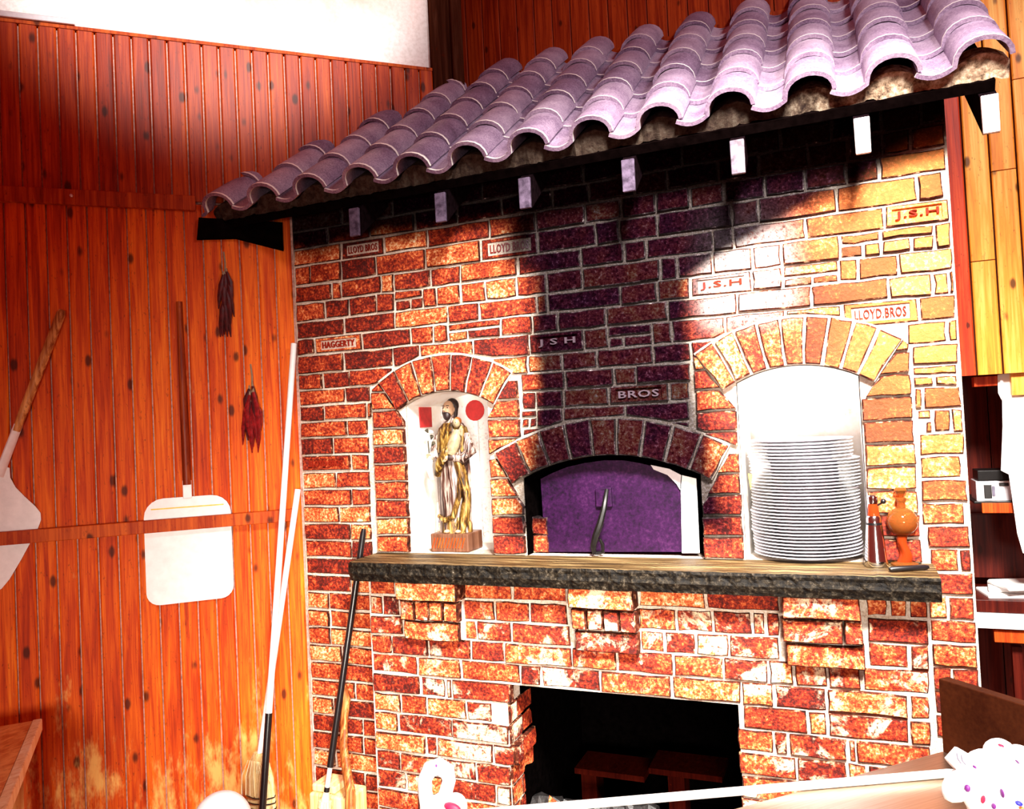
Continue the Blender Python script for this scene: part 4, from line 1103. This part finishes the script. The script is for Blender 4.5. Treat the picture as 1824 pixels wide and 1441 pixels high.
# hands with fingers
def hand(name, wrist, dirv, side, parent, s=1.0):
    mb = MB(); d = Vector(dirv).normalized(); u = Vector(side).normalized(); pal = Vector(wrist)+d*0.011*s
    mb.ball(pal, (.009*s, .006*s, .009*s), 9, 6)
    for k in range(4):
        b0_ = pal+d*0.006*s+u*(k-1.5)*0.0042*s; L = (0.015, 0.018, 0.017, 0.013)[k]*s
        mb.tube([b0_, b0_+d*L*0.55+Vector((0, -.001, .001)), b0_+d*L+Vector((0, 0, -.002))], [.0023*s, .0021*s, .0015*s], 6)
    mb.tube([pal-u*0.007*s, pal-u*0.012*s+d*0.006*s, pal-u*0.010*s+d*0.013*s], [.0026*s, .0024*s, .0018*s], 6)
    return mb.build(name, M['flesh'], parent, smooth=True)
hand('hand', (sx+0.018, sy-0.064, Z0+0.268), (-1, -0.15, -0.05), (0, 0, 1), stt)
hand('hand', (sx-0.058, sy-0.045, Z0+0.262), (-0.3, -0.5, 0.5), (0.6, 0, 0.5), stt)
ch = MB(); ch.tube([Vector((sx+0.020, sy-0.055, Z0+0.28)), Vector((sx+0.032, sy-0.055, Z0+0.31)), Vector((sx+0.040, sy-0.045, Z0+0.345)), Vector((sx+0.044, sy-0.038, Z0+0.362))], [.017, .022, .019, .010], 10)
ch.ball((sx+0.040, sy-0.040, Z0+0.388), (.0145, .0145, .017), 12, 8)
ch.tube([Vector((sx+0.052, sy-0.045, Z0+0.352)), Vector((sx+0.064, sy-0.05, Z0+0.345)), Vector((sx+0.068, sy-0.052, Z0+0.368))], [.007, .006, .004], 7)
ch.tube([Vector((sx+0.03, sy-0.06, Z0+0.29)), Vector((sx+0.008, sy-0.066, Z0+0.29)), Vector((sx-0.002, sy-0.066, Z0+0.278))], [.010, .008, .005], 7)
chd = ch.build('child', M['child_cloth'], stt, smooth=True)
mb = MB(); mb.ball((sx+0.042, sy-0.034, Z0+0.394), (.0155, .0135, .0155), 10, 7); mb.build('child_hair', M['handle_wood'], chd, smooth=True)
mb = MB(); mb.ball((sx+0.034, sy-0.0545, Z0+0.390), (.0015, .001, .0015), 6, 4); mb.ball((sx+0.044, sy-0.0545, Z0+0.390), (.0015, .001, .0015), 6, 4); mb.build('child_eyes', M['hair'], chd)
mb = MB(); mb.tube([Vector((sx-0.062, sy-0.05, Z0+0.20)), Vector((sx-0.066, sy-0.055, Z0+0.27)), Vector((sx-0.070, sy-0.055, Z0+0.33))], .003, 6); lil = mb.build('lily_stalk', M['lily_leaf'], stt)
for i in range(7):
    a = i*2.4; c = Vector((sx-0.070+0.014*math.cos(a), sy-0.055+0.01*math.sin(a), Z0+0.31+0.008*i))
    mb = MB(); mb.tube([c, c+Vector((0.012*math.cos(a), -0.006, 0.012))], [.002, .008], 7); mb.build('lily', M['lily'] if i % 3 else M['lily_leaf'], lil)
mb = MB(); mb.tube([Vector((sx-0.064, sy-0.05, Z0+0.285)), Vector((sx-0.072, sy-0.052, Z0+0.235)), Vector((sx-0.064, sy-0.048, Z0+0.19))], [.008, .013, .006], 8); mb.build('lily_wrap', M['lily'], stt, smooth=True)
for s in (-1, 1):
    mb = MB(); mb.ball((sx+s*0.022+0.01, sy-0.048, Z0+0.007), (.011, .016, .007), 9, 6); mb.build('foot', M['flesh'], stt, smooth=True)
stt.scale = (1.13, 1.13, 1.14)
# prayer card leaning in the niche
cc = Vector((-1.578, 0.182, ZS)); FCARD = (cc, Vector((1, 0.12, 0)).normalized(), Vector((0, 0.16, 1)).normalized(), None)
FCARD = (FCARD[0], FCARD[1], FCARD[2], FCARD[1].cross(FCARD[2]).normalized()); 
if FCARD[3].y > 0: FCARD = (*FCARD[:3], -FCARD[3])
mb = MB(); mb.prism(rect(-0.052, 0.060, 0.0, 0.185), FCARD, 0.0, 0.0025); card = mb.build('prayer_card', M['card'], None, cc)
tag(card, 'small cream picture card with an oval portrait leaning beside the statue', 'card')
def disc(cx, cy, rx, ry, h, mat, name, par=card, n=22):
    mb = MB(); mb.prism([(cx+rx*math.cos(2*math.pi*k/n), cy+ry*math.sin(2*math.pi*k/n)) for k in range(n)], FCARD, 0.0025, h); mb.build(name, mat, par)
disc(0.004, 0.105, .046, .054, .0030, M['print_blue'], 'portrait_oval'); disc(0.004, 0.108, .041, .048, .0033, M['print_skin'], 'portrait_ground')
disc(-0.002, 0.132, .022, .022, .0036, M['card'], 'portrait_halo'); disc(0.010, 0.084, .030, .026, .0036, M['print_red'], 'portrait_robe'); disc(0.0, 0.124, .012, .015, .0040, M['print_skin'], 'portrait_head'); disc(0.0, 0.133, .013, .009, .0043, M['print_blue'], 'portrait_hair'); disc(0.022, 0.078, .016, .022, .0040, M['paper'], 'portrait_sleeve')
mb = MB(); mb.prism(rect(-0.022, 0.012, 0.012, 0.062), FCARD, 0.0025, 0.0032); mb.build('printed_column', M['print_skin'], card)
# yellow scrap in the right niche
mb = MB(); mb.prism([(0, 0), (0.018, 0.05), (-0.014, 0.055)], (Vector((-0.315, 0.02, 1.445)), Vector((0.3, 0.95, 0)), Vector((0, 0, 1)), Vector((0.95, -0.3, 0))), 0, 0.002)
tag(mb.build('paper_scrap', M['yellow'], None), 'small yellow paper scrap on the jamb of the plate niche', 'paper')

# stack of plates
def plate_mesh(r):
    prof = [(0.001, 0.004), (r*0.60, 0.004), (r*0.66, 0.006), (r*0.97, 0.0145), (r, 0.0165), (r*0.995, 0.0185), (r*0.96, 0.0185), (r*0.70, 0.0105), (r*0.62, 0.0085), (0.001, 0.0085)]
    mb = MB(); mb.lathe([(r*0.56, 0.0), (r*0.60, 0.0)]+[(r*0.61, 0.004)]+prof[2:], (0, 0, 0), 40)
    return mb.mesh('plate', M['porcelain'], (0, 0, 0), True)
PM = [plate_mesh(0.176), plate_mesh(0.180), plate_mesh(0.172)]
PC = on_y(1432, 900, 0.11); NPL = 36; PP = 0.01095
offs = []
dx = 0
for i in range(NPL):
    if i % 7 == 0: dx = R_.uniform(-0.006, 0.006)
    if 21 <= i <= 29: dxx = 0.007
    elif i > 29: dxx = -0.006
    else: dxx = dx*0.6
    ORD = 'first second third fourth fifth sixth seventh eighth ninth tenth eleventh twelfth thirteenth fourteenth fifteenth sixteenth seventeenth eighteenth'.split()
    lab = 'white dinner plate, '+(ORD[i]+' up from the ledge in the tall stack' if i < 18 else ORD[NPL-1-i]+' down from the top of the tall stack')
    if i == 0: lab = 'bottom plate of the tall white stack, resting on the stone ledge'
    if i == NPL-1: lab = 'topmost plate of the tall white stack, its upper face open to view'
    p = place('dinner_plate', PM[0 if i < 8 else (1 if 21 <= i <= 29 else (2 if i > 29 else 0))], None, (-0.150+dxx+R_.uniform(-.002, .002), 0.106+R_.uniform(-.003, .003), ZS+0.0005+PP*i))
    tag(p, lab, 'plate', 'white plates stacked in the right niche')

# conical steel oil can, glass decanter, black handled tool
oc = on_z(1562, 1012, ZS); oc.y += 0.032; oc.z = ZS
can = empty('oil_can', oc, 'conical polished steel oil can with black ring on the ledge beside the plates', 'oil can')
mb = MB(); mb.lathe([(0.033, 0), (0.035, 0.004), (0.033, 0.02), (0.024, 0.125), (0.023, 0.130)], oc, 28); mb.build('body', M['chrome'], can, smooth=True)
mb = MB(); mb.lathe([(0.0235, 0.130), (0.0235, 0.137)], oc, 24); mb.build('ring', M['black_plastic'], can)
mb = MB(); mb.lathe([(0.0225, 0.137), (0.022, 0.152), (0.018, 0.158)], oc, 24); mb.build('collar', M['chrome'], can, smooth=True)
mb = MB(); mb.lathe([(0.018, 0.158), (0.0165, 0.180), (0.013, 0.196)], oc, 20); mb.build('neck', M['oil'], can, smooth=True)
mb = MB(); mb.lathe([(0.0145, 0.196), (0.0155, 0.200), (0.0155, 0.218), (0.012, 0.222)], oc, 20); mb.build('cap', M['chrome'], can, smooth=True)
mb = MB(); mb.ball(oc+Vector((0.030, -0.006, 0.203)), 0.0085, 10, 8); mb.tube([oc+Vector((0.012, -0.003, 0.19)), oc+Vector((0.028, -0.006, 0.200))], .003, 6); mb.build('knob', M['black_plastic'], can, smooth=True)
gc = on_z(1609, 1006, ZS); gc.z = ZS; gc.x += 0.004
gl = empty('glass_decanter', gc, 'globe-shaped amber glass decanter on a twisted foot, right end of the ledge', 'decanter')
mb = MB(); mb.lathe([(0.040, 0.0), (0.040, 0.005), (0.022, 0.010)], gc, 24); mb.build('foot', M['glass'], gl, smooth=True)
mb = MB(); rs = []
for i in range(13):
    f = i/12; tw = f*3.2; cx_ = 0.005*math.sin(f*6)
    rs.append([gc+Vector((cx_+(0.019-0.004*math.sin(f*math.pi))*math.cos(2*math.pi*k/16)*(1+0.18*math.cos(2*(2*math.pi*k/16)+tw)), (0.017)*math.sin(2*math.pi*k/16), 0.010+f*0.082)) for k in range(16)])
mb.rings(rs); mb.build('stem', M['oil'], gl, smooth=True)
g0 = gc+Vector((0, 0, 0.135)); mb = MB(); mb.ball(g0, 0.0455, 24, 16); mb.build('bulb', M['glass'], gl, smooth=True)
mb = MB(); prof = [(0.001, -0.0425)]+[(0.0425*math.cos(a), 0.0425*math.sin(a)) for a in [math.radians(-85+8*i) for i in range(12)]]+[(0.001, 0.0425*math.sin(math.radians(3)))]
mb.lathe(prof, g0, 24); mb.build('oil', M['oil'], gl, smooth=True)
mb = MB(); mb.lathe([(0.013, 0.044), (0.012, 0.060), (0.016, 0.066), (0.016, 0.074), (0.010, 0.076)], g0, 18); mb.build('neck', M['glass'], gl, smooth=True)
mb = MB(); mb.lathe([(0.005, 0.074), (0.010, 0.082), (0.019, 0.098), (0.014, 0.106), (0.003, 0.108)], g0, 12); mb.build('stopper', M['glass'], gl, smooth=True)
ka = on_z(1584, 1014, ZS+0.009); kb = on_z(1654, 1010, ZS+0.009)
tl = MB(); tl.tube([ka, ka+(kb-ka)*0.05, ka+(kb-ka)*0.9, kb], [.005, .0085, .0085, .005], 10); tl = tl.build('tool_handle', M['black_plastic'], smooth=True)
tag(tl, 'short black handled tool lying at the right end of the stone ledge', 'tool')

# ------------------------------------------------------------------ inside the wood store
mb = MB(); sh = empty('log_rack', (-0.85, 0.35, 0.04), 'dark red low plank rack inside the wood store opening', 'rack')
def sp(x, y): return on_y(x, y, 0.30)
for i, (x0, x1) in enumerate(((1022, 1146), (1154, 1285))):
    q0, q1 = sp(x0, 1372), sp(x1, 1382)
    mb = MB(); mb.box(((q0.x+q1.x)/2, 0.40, q0.z-0.006), (abs(q1.x-q0.x), 0.18, 0.022)); mb.build('board', M['rack_wood'], sh)
for x in (1038, 1196):
    q = sp(x, 1370); mb = MB(); mb.box((q.x, 0.42, (q.z-0.02+0.04)/2), (0.065, 0.1, q.z-0.06)); mb.build('leg', M['rack_wood'], sh)
for i, (x, y, Y) in enumerate(((972, 1412, 0.06), (1028, 1420, 0.10), (1085, 1424, 0.10), (1140, 1426, 0.10))):
    q = on_y(x, y, Y); r = 0.045; 
    lg = MB(); a_ = Vector((q.x-0.02, Y, 0.04+r)); rr = max(0.03, (q.z-0.04)/2)
    n_ = 14; rs = []
    for f in range(5):
        rs.append([Vector((q.x-0.05+f*0.028, Y+rr*math.cos(2*math.pi*k/n_)*R_.uniform(.8, 1.05)*.5, 0.04+rr+rr*math.sin(2*math.pi*k/n_)*R_.uniform(.85, 1.0))) for k in range(n_)])
    lg.rings(rs)
    tag(lg.build('charred_log', M['coal']), ('leftmost', 'second', 'third', 'rightmost')[i]+' charred log from the left on the floor of the wood store', 'log', 'charred logs in the wood store')
q = on_y(978, 1425, -0.09)
mb = MB(); mb.add([Vector((q.x-0.05, -0.10, 0.04)), Vector((q.x+0.06, -0.10, 0.04)), Vector((q.x+0.05, -0.03, 0.04)), Vector((q.x-0.04, -0.03, 0.04)), Vector((q.x+0.0, -0.085, q.z+0.015)), Vector((q.x+0.04, -0.06, q.z-0.03))], [(3, 2, 1, 0), (0, 1, 5, 4), (1, 2, 5), (2, 3, 4, 5), (3, 0, 4)])
tag(mb.build('broken_brick', M['brick_base']), 'broken brick lump at the foot of the wood store opening', 'brick')

# ------------------------------------------------------------------ steel counter with splash panel, lower right
CZ = 0.92; c0 = Vector((0.159, -0.762, 0)); e1 = Vector((-0.7071, -0.7071, 0)); e2 = Vector((0.7071, -0.7071, 0))
ctr = empty('steel_counter', (0.1, -1.4, 0), 'brushed steel prep counter in the lower right corner with a dark upright splash panel', 'counter')
def cpt(a, b, z): q = c0+e1*a+e2*b; return Vector((q.x, q.y, z))
mb = MB(); mb.rings([[cpt(0, 0, CZ-0.04), cpt(0.72, 0, CZ-0.04), cpt(0.72, 0.9, CZ-0.04), cpt(0, 0.9, CZ-0.04)], [cpt(0, 0, CZ), cpt(0.72, 0, CZ), cpt(0.72, 0.9, CZ), cpt(0, 0.9, CZ)]]); mb.build('top', M['steel'], ctr, bevel=0.004)
mb = MB(); mb.rings([[cpt(-0.03, 0, CZ-0.04), cpt(-0.001, 0, CZ-0.04), cpt(-0.001, 0.9, CZ-0.04), cpt(-0.03, 0.9, CZ-0.04)], [cpt(-0.03, 0, 1.082), cpt(-0.001, 0, 1.082), cpt(-0.001, 0.9, 1.082), cpt(-0.03, 0.9, 1.082)]]); mb.build('splash_panel', M['panel'], ctr, bevel=0.002)
for a, b in ((0.05, 0.06), (0.66, 0.06), (0.05, 0.82), (0.66, 0.82)):
    mb = MB(); mb.tube([cpt(a, b, 0), cpt(a, b, CZ-0.035)], 0.018, 8); mb.build('leg', M['steel'], ctr)
# white rod lying across the counter
ra = on_z(1705, 1376, CZ+0.009); rb = on_z(920, 1443, CZ+0.009); rb2 = ra+(rb-ra)*1.25
mb = MB(); mb.tube([ra, ra+(rb-ra)*0.02, rb2], [.006, .0085, .0085], 12)
tag(mb.build('white_rod', M['white_pole'], smooth=True), 'long thin white rod lying across the steel counter and past its edge', 'rod')
# white flower bunch on the counter
fb = on_z(1772, 1500, CZ); fb.z = CZ
fl_ = empty('flower_bunch', fb, 'overexposed bunch of white flowers with red, purple and blue specks on the steel counter', 'flowers')
def fpt(x, y, k=0.0):                         # point on the upright plane through the bunch
    d = ray(x, y); nrm = Vector((fwd.x, fwd.y, 0)).normalized()
    s = ((fb-CAM).dot(nrm)+k)/d.dot(nrm); return CAM+d*s
lobes = [(1712, 1396, 40, 20, 2.40), (1760, 1372, 44, 36, 0.3), (1782, 1345, 28, 28, 0), (1815, 1360, 30, 32, 0), (1755, 1412, 42, 40, 0), (1800, 1405, 46, 44, 0), (1840, 1400, 50, 50, 0), (1740, 1380, 34, 30, 0), (1770, 1440, 46, 40, 0), (1830, 1445, 50, 40, 0)]
rotcam = Matrix((RT, fwd, UP)).transposed()
for i, (x, y, a, b, rz) in enumerate(lobes):
    c = fpt(x, y, 0.02*((i*7) % 3-1)); sc = (c-CAM).dot(fwd)/F_PX
    mb = MB(); mb.ball(c, (a*sc, 0.03, b*sc), 16, 10, 0, rotcam @ Matrix.Rotation(rz, 3, 'Y')); mb.build('petal', M['petal'], fl_, smooth=True)
for x, y, a, b, rz, mt in ((1783, 1328, 6, 2.5, 0.1, 'petal_red'), (1751, 1424, 2.5, 9, 0.35, 'petal_red'), (1785, 1413, 3, 10, -0.1, 'petal_purple'), (1815, 1431, 8, 5, 0.2, 'petal_blue'), (1736, 1366, 3, 2, -.6, 'petal_purple'), (1812, 1357, 2, 4, -.5, 'petal_purple'), (1770, 1436, 3, 6, 0.4, 'petal_purple'), (1820, 1440, 6, 4, 0, 'orange'), (1723, 1404, 6, 8, 0.2, 'petal_purple')):
    c = fpt(x, y, -0.052); sc = (c-CAM).dot(fwd)/F_PX
    mb = MB(); mb.ball(c, (a*sc*0.8, 0.006, b*sc*0.8), 10, 6, 0, rotcam @ Matrix.Rotation(rz, 3, 'Y')); mb.build('speck', M[mt], fl_, smooth=True)
mb = MB(); mb.tube([fb+Vector((0.02, 0.02, 0)), fb+Vector((0.02, 0.02, 0.05))], 0.03, 10); mb.build('stems', M['lily_leaf'], fl_)
rl = fpt(1708, 1352, -0.01); mb = MB(); mb.tube([fpt(1694, 1362, 0), fpt(1708, 1350, 0), fpt(1724, 1358, 0)], [.014, .019, .014], 12); wr = mb.build('wrapper', M['paper'], fl_, smooth=True)
for k in range(2):
    mb = MB(); mb.tube([fpt(1704+8*k, 1342+3*k, -.02), fpt(1706+8*k, 1352+3*k, -.021), fpt(1712+8*k, 1360+2*k, -.018)], .0012, 5); mb.build('fold', M['print_blue'], wr)

# single looped white flower on a tall stem, bottom centre
lc = CAM + ray(775, 1395)*1.75; vb = Vector((lc.x+0.02, lc.y, 0.0))
lf = empty('looped_flower', vb, 'single white looped flower with a red lip, on a tall stem in a floor vase', 'flower')
def lpt(x, y, k=0.0): return CAM + ray(x, y)*(1.75+k)
mb = MB(); mb.tube([lpt(x, y) for x, y in ((762, 1440), (757, 1410), (757, 1388), (766, 1370), (782, 1365), (797, 1374), (800, 1390), (795, 1408), (790, 1430))], [.016, .016, .016, .018, .019, .018, .015, .015, .018], 14); mb.build('loop_petal', M['petal'], lf, smooth=True)
mb = MB(); mb.ball(lpt(812, 1436, -.01), (.026, .024, .028), 16, 10); mb.ball(lpt(770, 1440, 0), (.030, .02, .028), 14, 9); mb.ball(lpt(790, 1440, -0.01), (.034, .02, .034), 14, 9); mb.build('lower_petal', M['petal'], lf, smooth=True)
mb = MB(); mb.ball(lpt(806, 1439, -.035), (.021, .01, .010), 14, 8, 0, Matrix.Rotation(0.2, 3, 'Y')); mb.build('lip', M['petal_red'], lf, smooth=True)
mb = MB(); mb.ball(lpt(777, 1364, -.022), (.003, .002, .003), 8, 5); mb.build('speck', M['petal_purple'], lf)
mb = MB(); mb.tube([lpt(785, 1446), Vector((vb.x, vb.y, 0.6)), Vector((vb.x, vb.y, 0.2))], .006, 8); mb.build('stem', M['lily_leaf'], lf)
mb = MB(); mb.lathe([(0.07, 0), (0.09, 0.1), (0.06, 0.35), (0.03, 0.5), (0.04, 0.54), (0.022, 0.535)], vb, 20); mb.build('vase', M['porcelain'], lf, smooth=True)

# white domed bin, bottom left
bc = CAM + ray(393, 1412)*2.55; zt = bc.z
bn = empty('domed_bin', (bc.x, bc.y, 0), 'white bin with a rounded domed lid in front of the straw broom', 'bin')
mb = MB(); mb.lathe([(0.08, 0), (0.085, 0.01), (0.090, zt-0.12)], (bc.x, bc.y, 0), 28); mb.build('body', M['white_steel'], bn, smooth=True)
mb = MB(); mb.lathe([(0.093, zt-0.12), (0.094, zt-0.10)]+[(0.094*math.cos(a), zt-0.10+0.10*math.sin(a)) for a in [math.radians(9*i) for i in range(1, 10)]]+[(0.001, zt)], (bc.x, bc.y, 0), 28); mb.build('lid', M['white_steel'], bn, smooth=True)

# wooden table at lower left
TZ = 0.75; A_ = on_z(75, 1281, TZ); Bp = on_z(12, 1441, TZ); Cp = on_z(0, 1286, TZ)
d1 = (Bp-A_).normalized(); d2 = (Cp-A_).normalized(); d2 = (d2-d1*d2.dot(d1)).normalized()
tb_ = empty('wooden_table', A_+d1*0.5+d2*0.4-Vector((0, 0, TZ)), 'varnished wooden table with a pale edge strip, lower left corner', 'table')
def tp(a, b, z): q = A_+d1*a+d2*b; return Vector((q.x, q.y, z))
mb = MB(); mb.rings([[tp(0, 0.03, z), tp(1.1, 0.03, z), tp(1.1, 0.72, z), tp(0, 0.72, z)] for z in (TZ-0.035, TZ)]); mb.build('tabletop', M['table'], tb_)
mb = MB(); mb.rings([[tp(-0.003, 0.0, z), tp(1.1, 0.0, z), tp(1.1, 0.029, z), tp(-0.003, 0.029, z)] for z in (TZ-0.04, TZ+0.003)]); mb.build('edge_strip', M['table_edge'], tb_, bevel=0.004)
for a, b in ((0.06, 0.08), (1.02, 0.08), (0.06, 0.66), (1.02, 0.66)):
    mb = MB(); mb.rings([[tp(a-.03, b-.03, z), tp(a+.03, b-.03, z), tp(a+.03, b+.03, z), tp(a-.03, b+.03, z)] for z in (0, TZ-0.034)]); mb.build('leg', M['table'], tb_)

# ------------------------------------------------------------------ serving hatch at the right
HY = 0.80
mb = MB(); mb.box((0.75, 1.30, 1.0), (1.1, 0.04, 2.0)); wr2 = mb.build('wall_hatch', M['soffit']); tag(wr2, kind='structure')
for i in range(8):
    mb = MB(); mb.box((0.33+0.10*i, 1.27, 1.0), (0.096, 0.02, 2.0)); mb.build('plank', M['dark_panel'], wr2)
def hq(x, y, Y=HY): return on_y(x, y, Y)
def hbox(name, x0, y0, x1, y1, dep, mat, Y=HY, parent=None, bevel=0.002):
    a, b = hq(x0, y0, Y), hq(x1, y1, Y); c, d = hq(x0, y1, Y), hq(x1, y0, Y)
    xa, xb = min(a.x, c.x), max(b.x, d.x); za, zb = (b.z+c.z)/2, (a.z+d.z)/2
    mb = MB(); mb.box(((xa+xb)/2, Y+dep/2, (za+zb)/2), (xb-xa, dep, zb-za)); return mb.build(name, mat, parent, bevel=bevel)
o = hbox('hatch_lintel', 1735, 668, 1850, 686, 0.06, M['red_trim']); tag(o, 'red wooden lintel board over the serving hatch right of the oven', 'board')
o = hbox('hatch_post', 1803, 650, 1824, 704, 0.05, M['plank_gold'], 0.76); tag(o, 'short golden wooden post beside the white sheets at the hatch', 'post')
def sheet(name, pts, Y, label, cat):
    mb = MB(); q = [hq(x, y, Y) for x, y in pts]; v = Vector((0, 0.004, 0))
    mb.rings([q, [p+v for p in q]]); return tag(mb.build(name, M['paper']), label, cat)
sheet('paper_sheet', [(1777, 668), (1806, 662), (1806, 712), (1786, 716), (1778, 700)], 0.79, 'small white paper strip under the hatch lintel', 'paper')
sheet('paper_sheet', [(1785, 703), (1870, 707), (1880, 1000), (1822, 985), (1812, 950), (1797, 845), (1783, 838), (1786, 760)], 0.775, 'large white hanging sheet at the right edge of the serving hatch', 'paper')
shf = empty('hatch_shelf', (0.6, 0.95, 0.0), 'dark shelf with red front strip inside the serving hatch, carrying the silver box', 'shelf')
hbox('board', 1735, 893, 1850, 897, 0.30, M['black_iron'], 0.82, shf); hbox('front_strip', 1750, 896, 1850, 914, 0.02, M['rail'], 0.81, shf)
hbox('upright', 1736, 916, 1850, 1030, 0.03, M['dark_panel'], 1.13, shf)
pass
bx = empty('silver_box', hq(1778, 890, 0.86), 'silver and black countertop machine on the hatch shelf', 'machine')
hbox('case', 1740, 857, 1800, 892, 0.14, M['silver'], 0.86, bx); hbox('lid', 1742, 838, 1797, 856, 0.14, M['black_iron'], 0.86, bx)
hbox('window', 1754, 863, 1766, 888, 0.01, M['black_plastic'], 0.855, bx); hbox('window', 1780, 860, 1797, 866, 0.01, M['black_plastic'], 0.855, bx); hbox('badge', 1768, 866, 1772, 884, 0.008, M['print_blue'], 0.855, bx)
cnt = empty('hatch_counter', (0.6, 0.95, 0.0), 'counter with a bright white front edge inside the serving hatch', 'counter')
hbox('worktop', 1735, 1070, 1850, 1092, 0.35, M['dark_panel'], 0.86, cnt); hbox('white_edge', 1735, 1094, 1850, 1121, 0.03, M['counter_white'], 0.85, cnt); hbox('apron', 1772, 1124, 1850, 1146, 0.03, M['rail'], 0.87, cnt)
q = hq(1810, 1150, 0.95); mb = MB(); mb.box((q.x, 0.95, q.z/2), (0.035, 0.04, q.z)); mb.build('leg', M['dark_panel'], cnt)
q = hq(1790, 1070, 0.90)
for i, (rz, dx, dy) in enumerate(((0.15, 0, 0), (-0.12, 0.03, 0.02), (0.3, 0.05, -0.01))):
    mb = MB(); mb.box((q.x+0.06+dx, 1.0+dy, q.z+0.012+0.0195*i), (0.26, 0.17, 0.018), Matrix.Rotation(rz, 3, 'Z'))
    tag(mb.build('newspaper', M['news'], bevel=0.006), ('lowest', 'middle', 'topmost')[i]+' folded white newspaper in the pile on the hatch counter', 'newspaper', 'newspapers on the hatch counter')
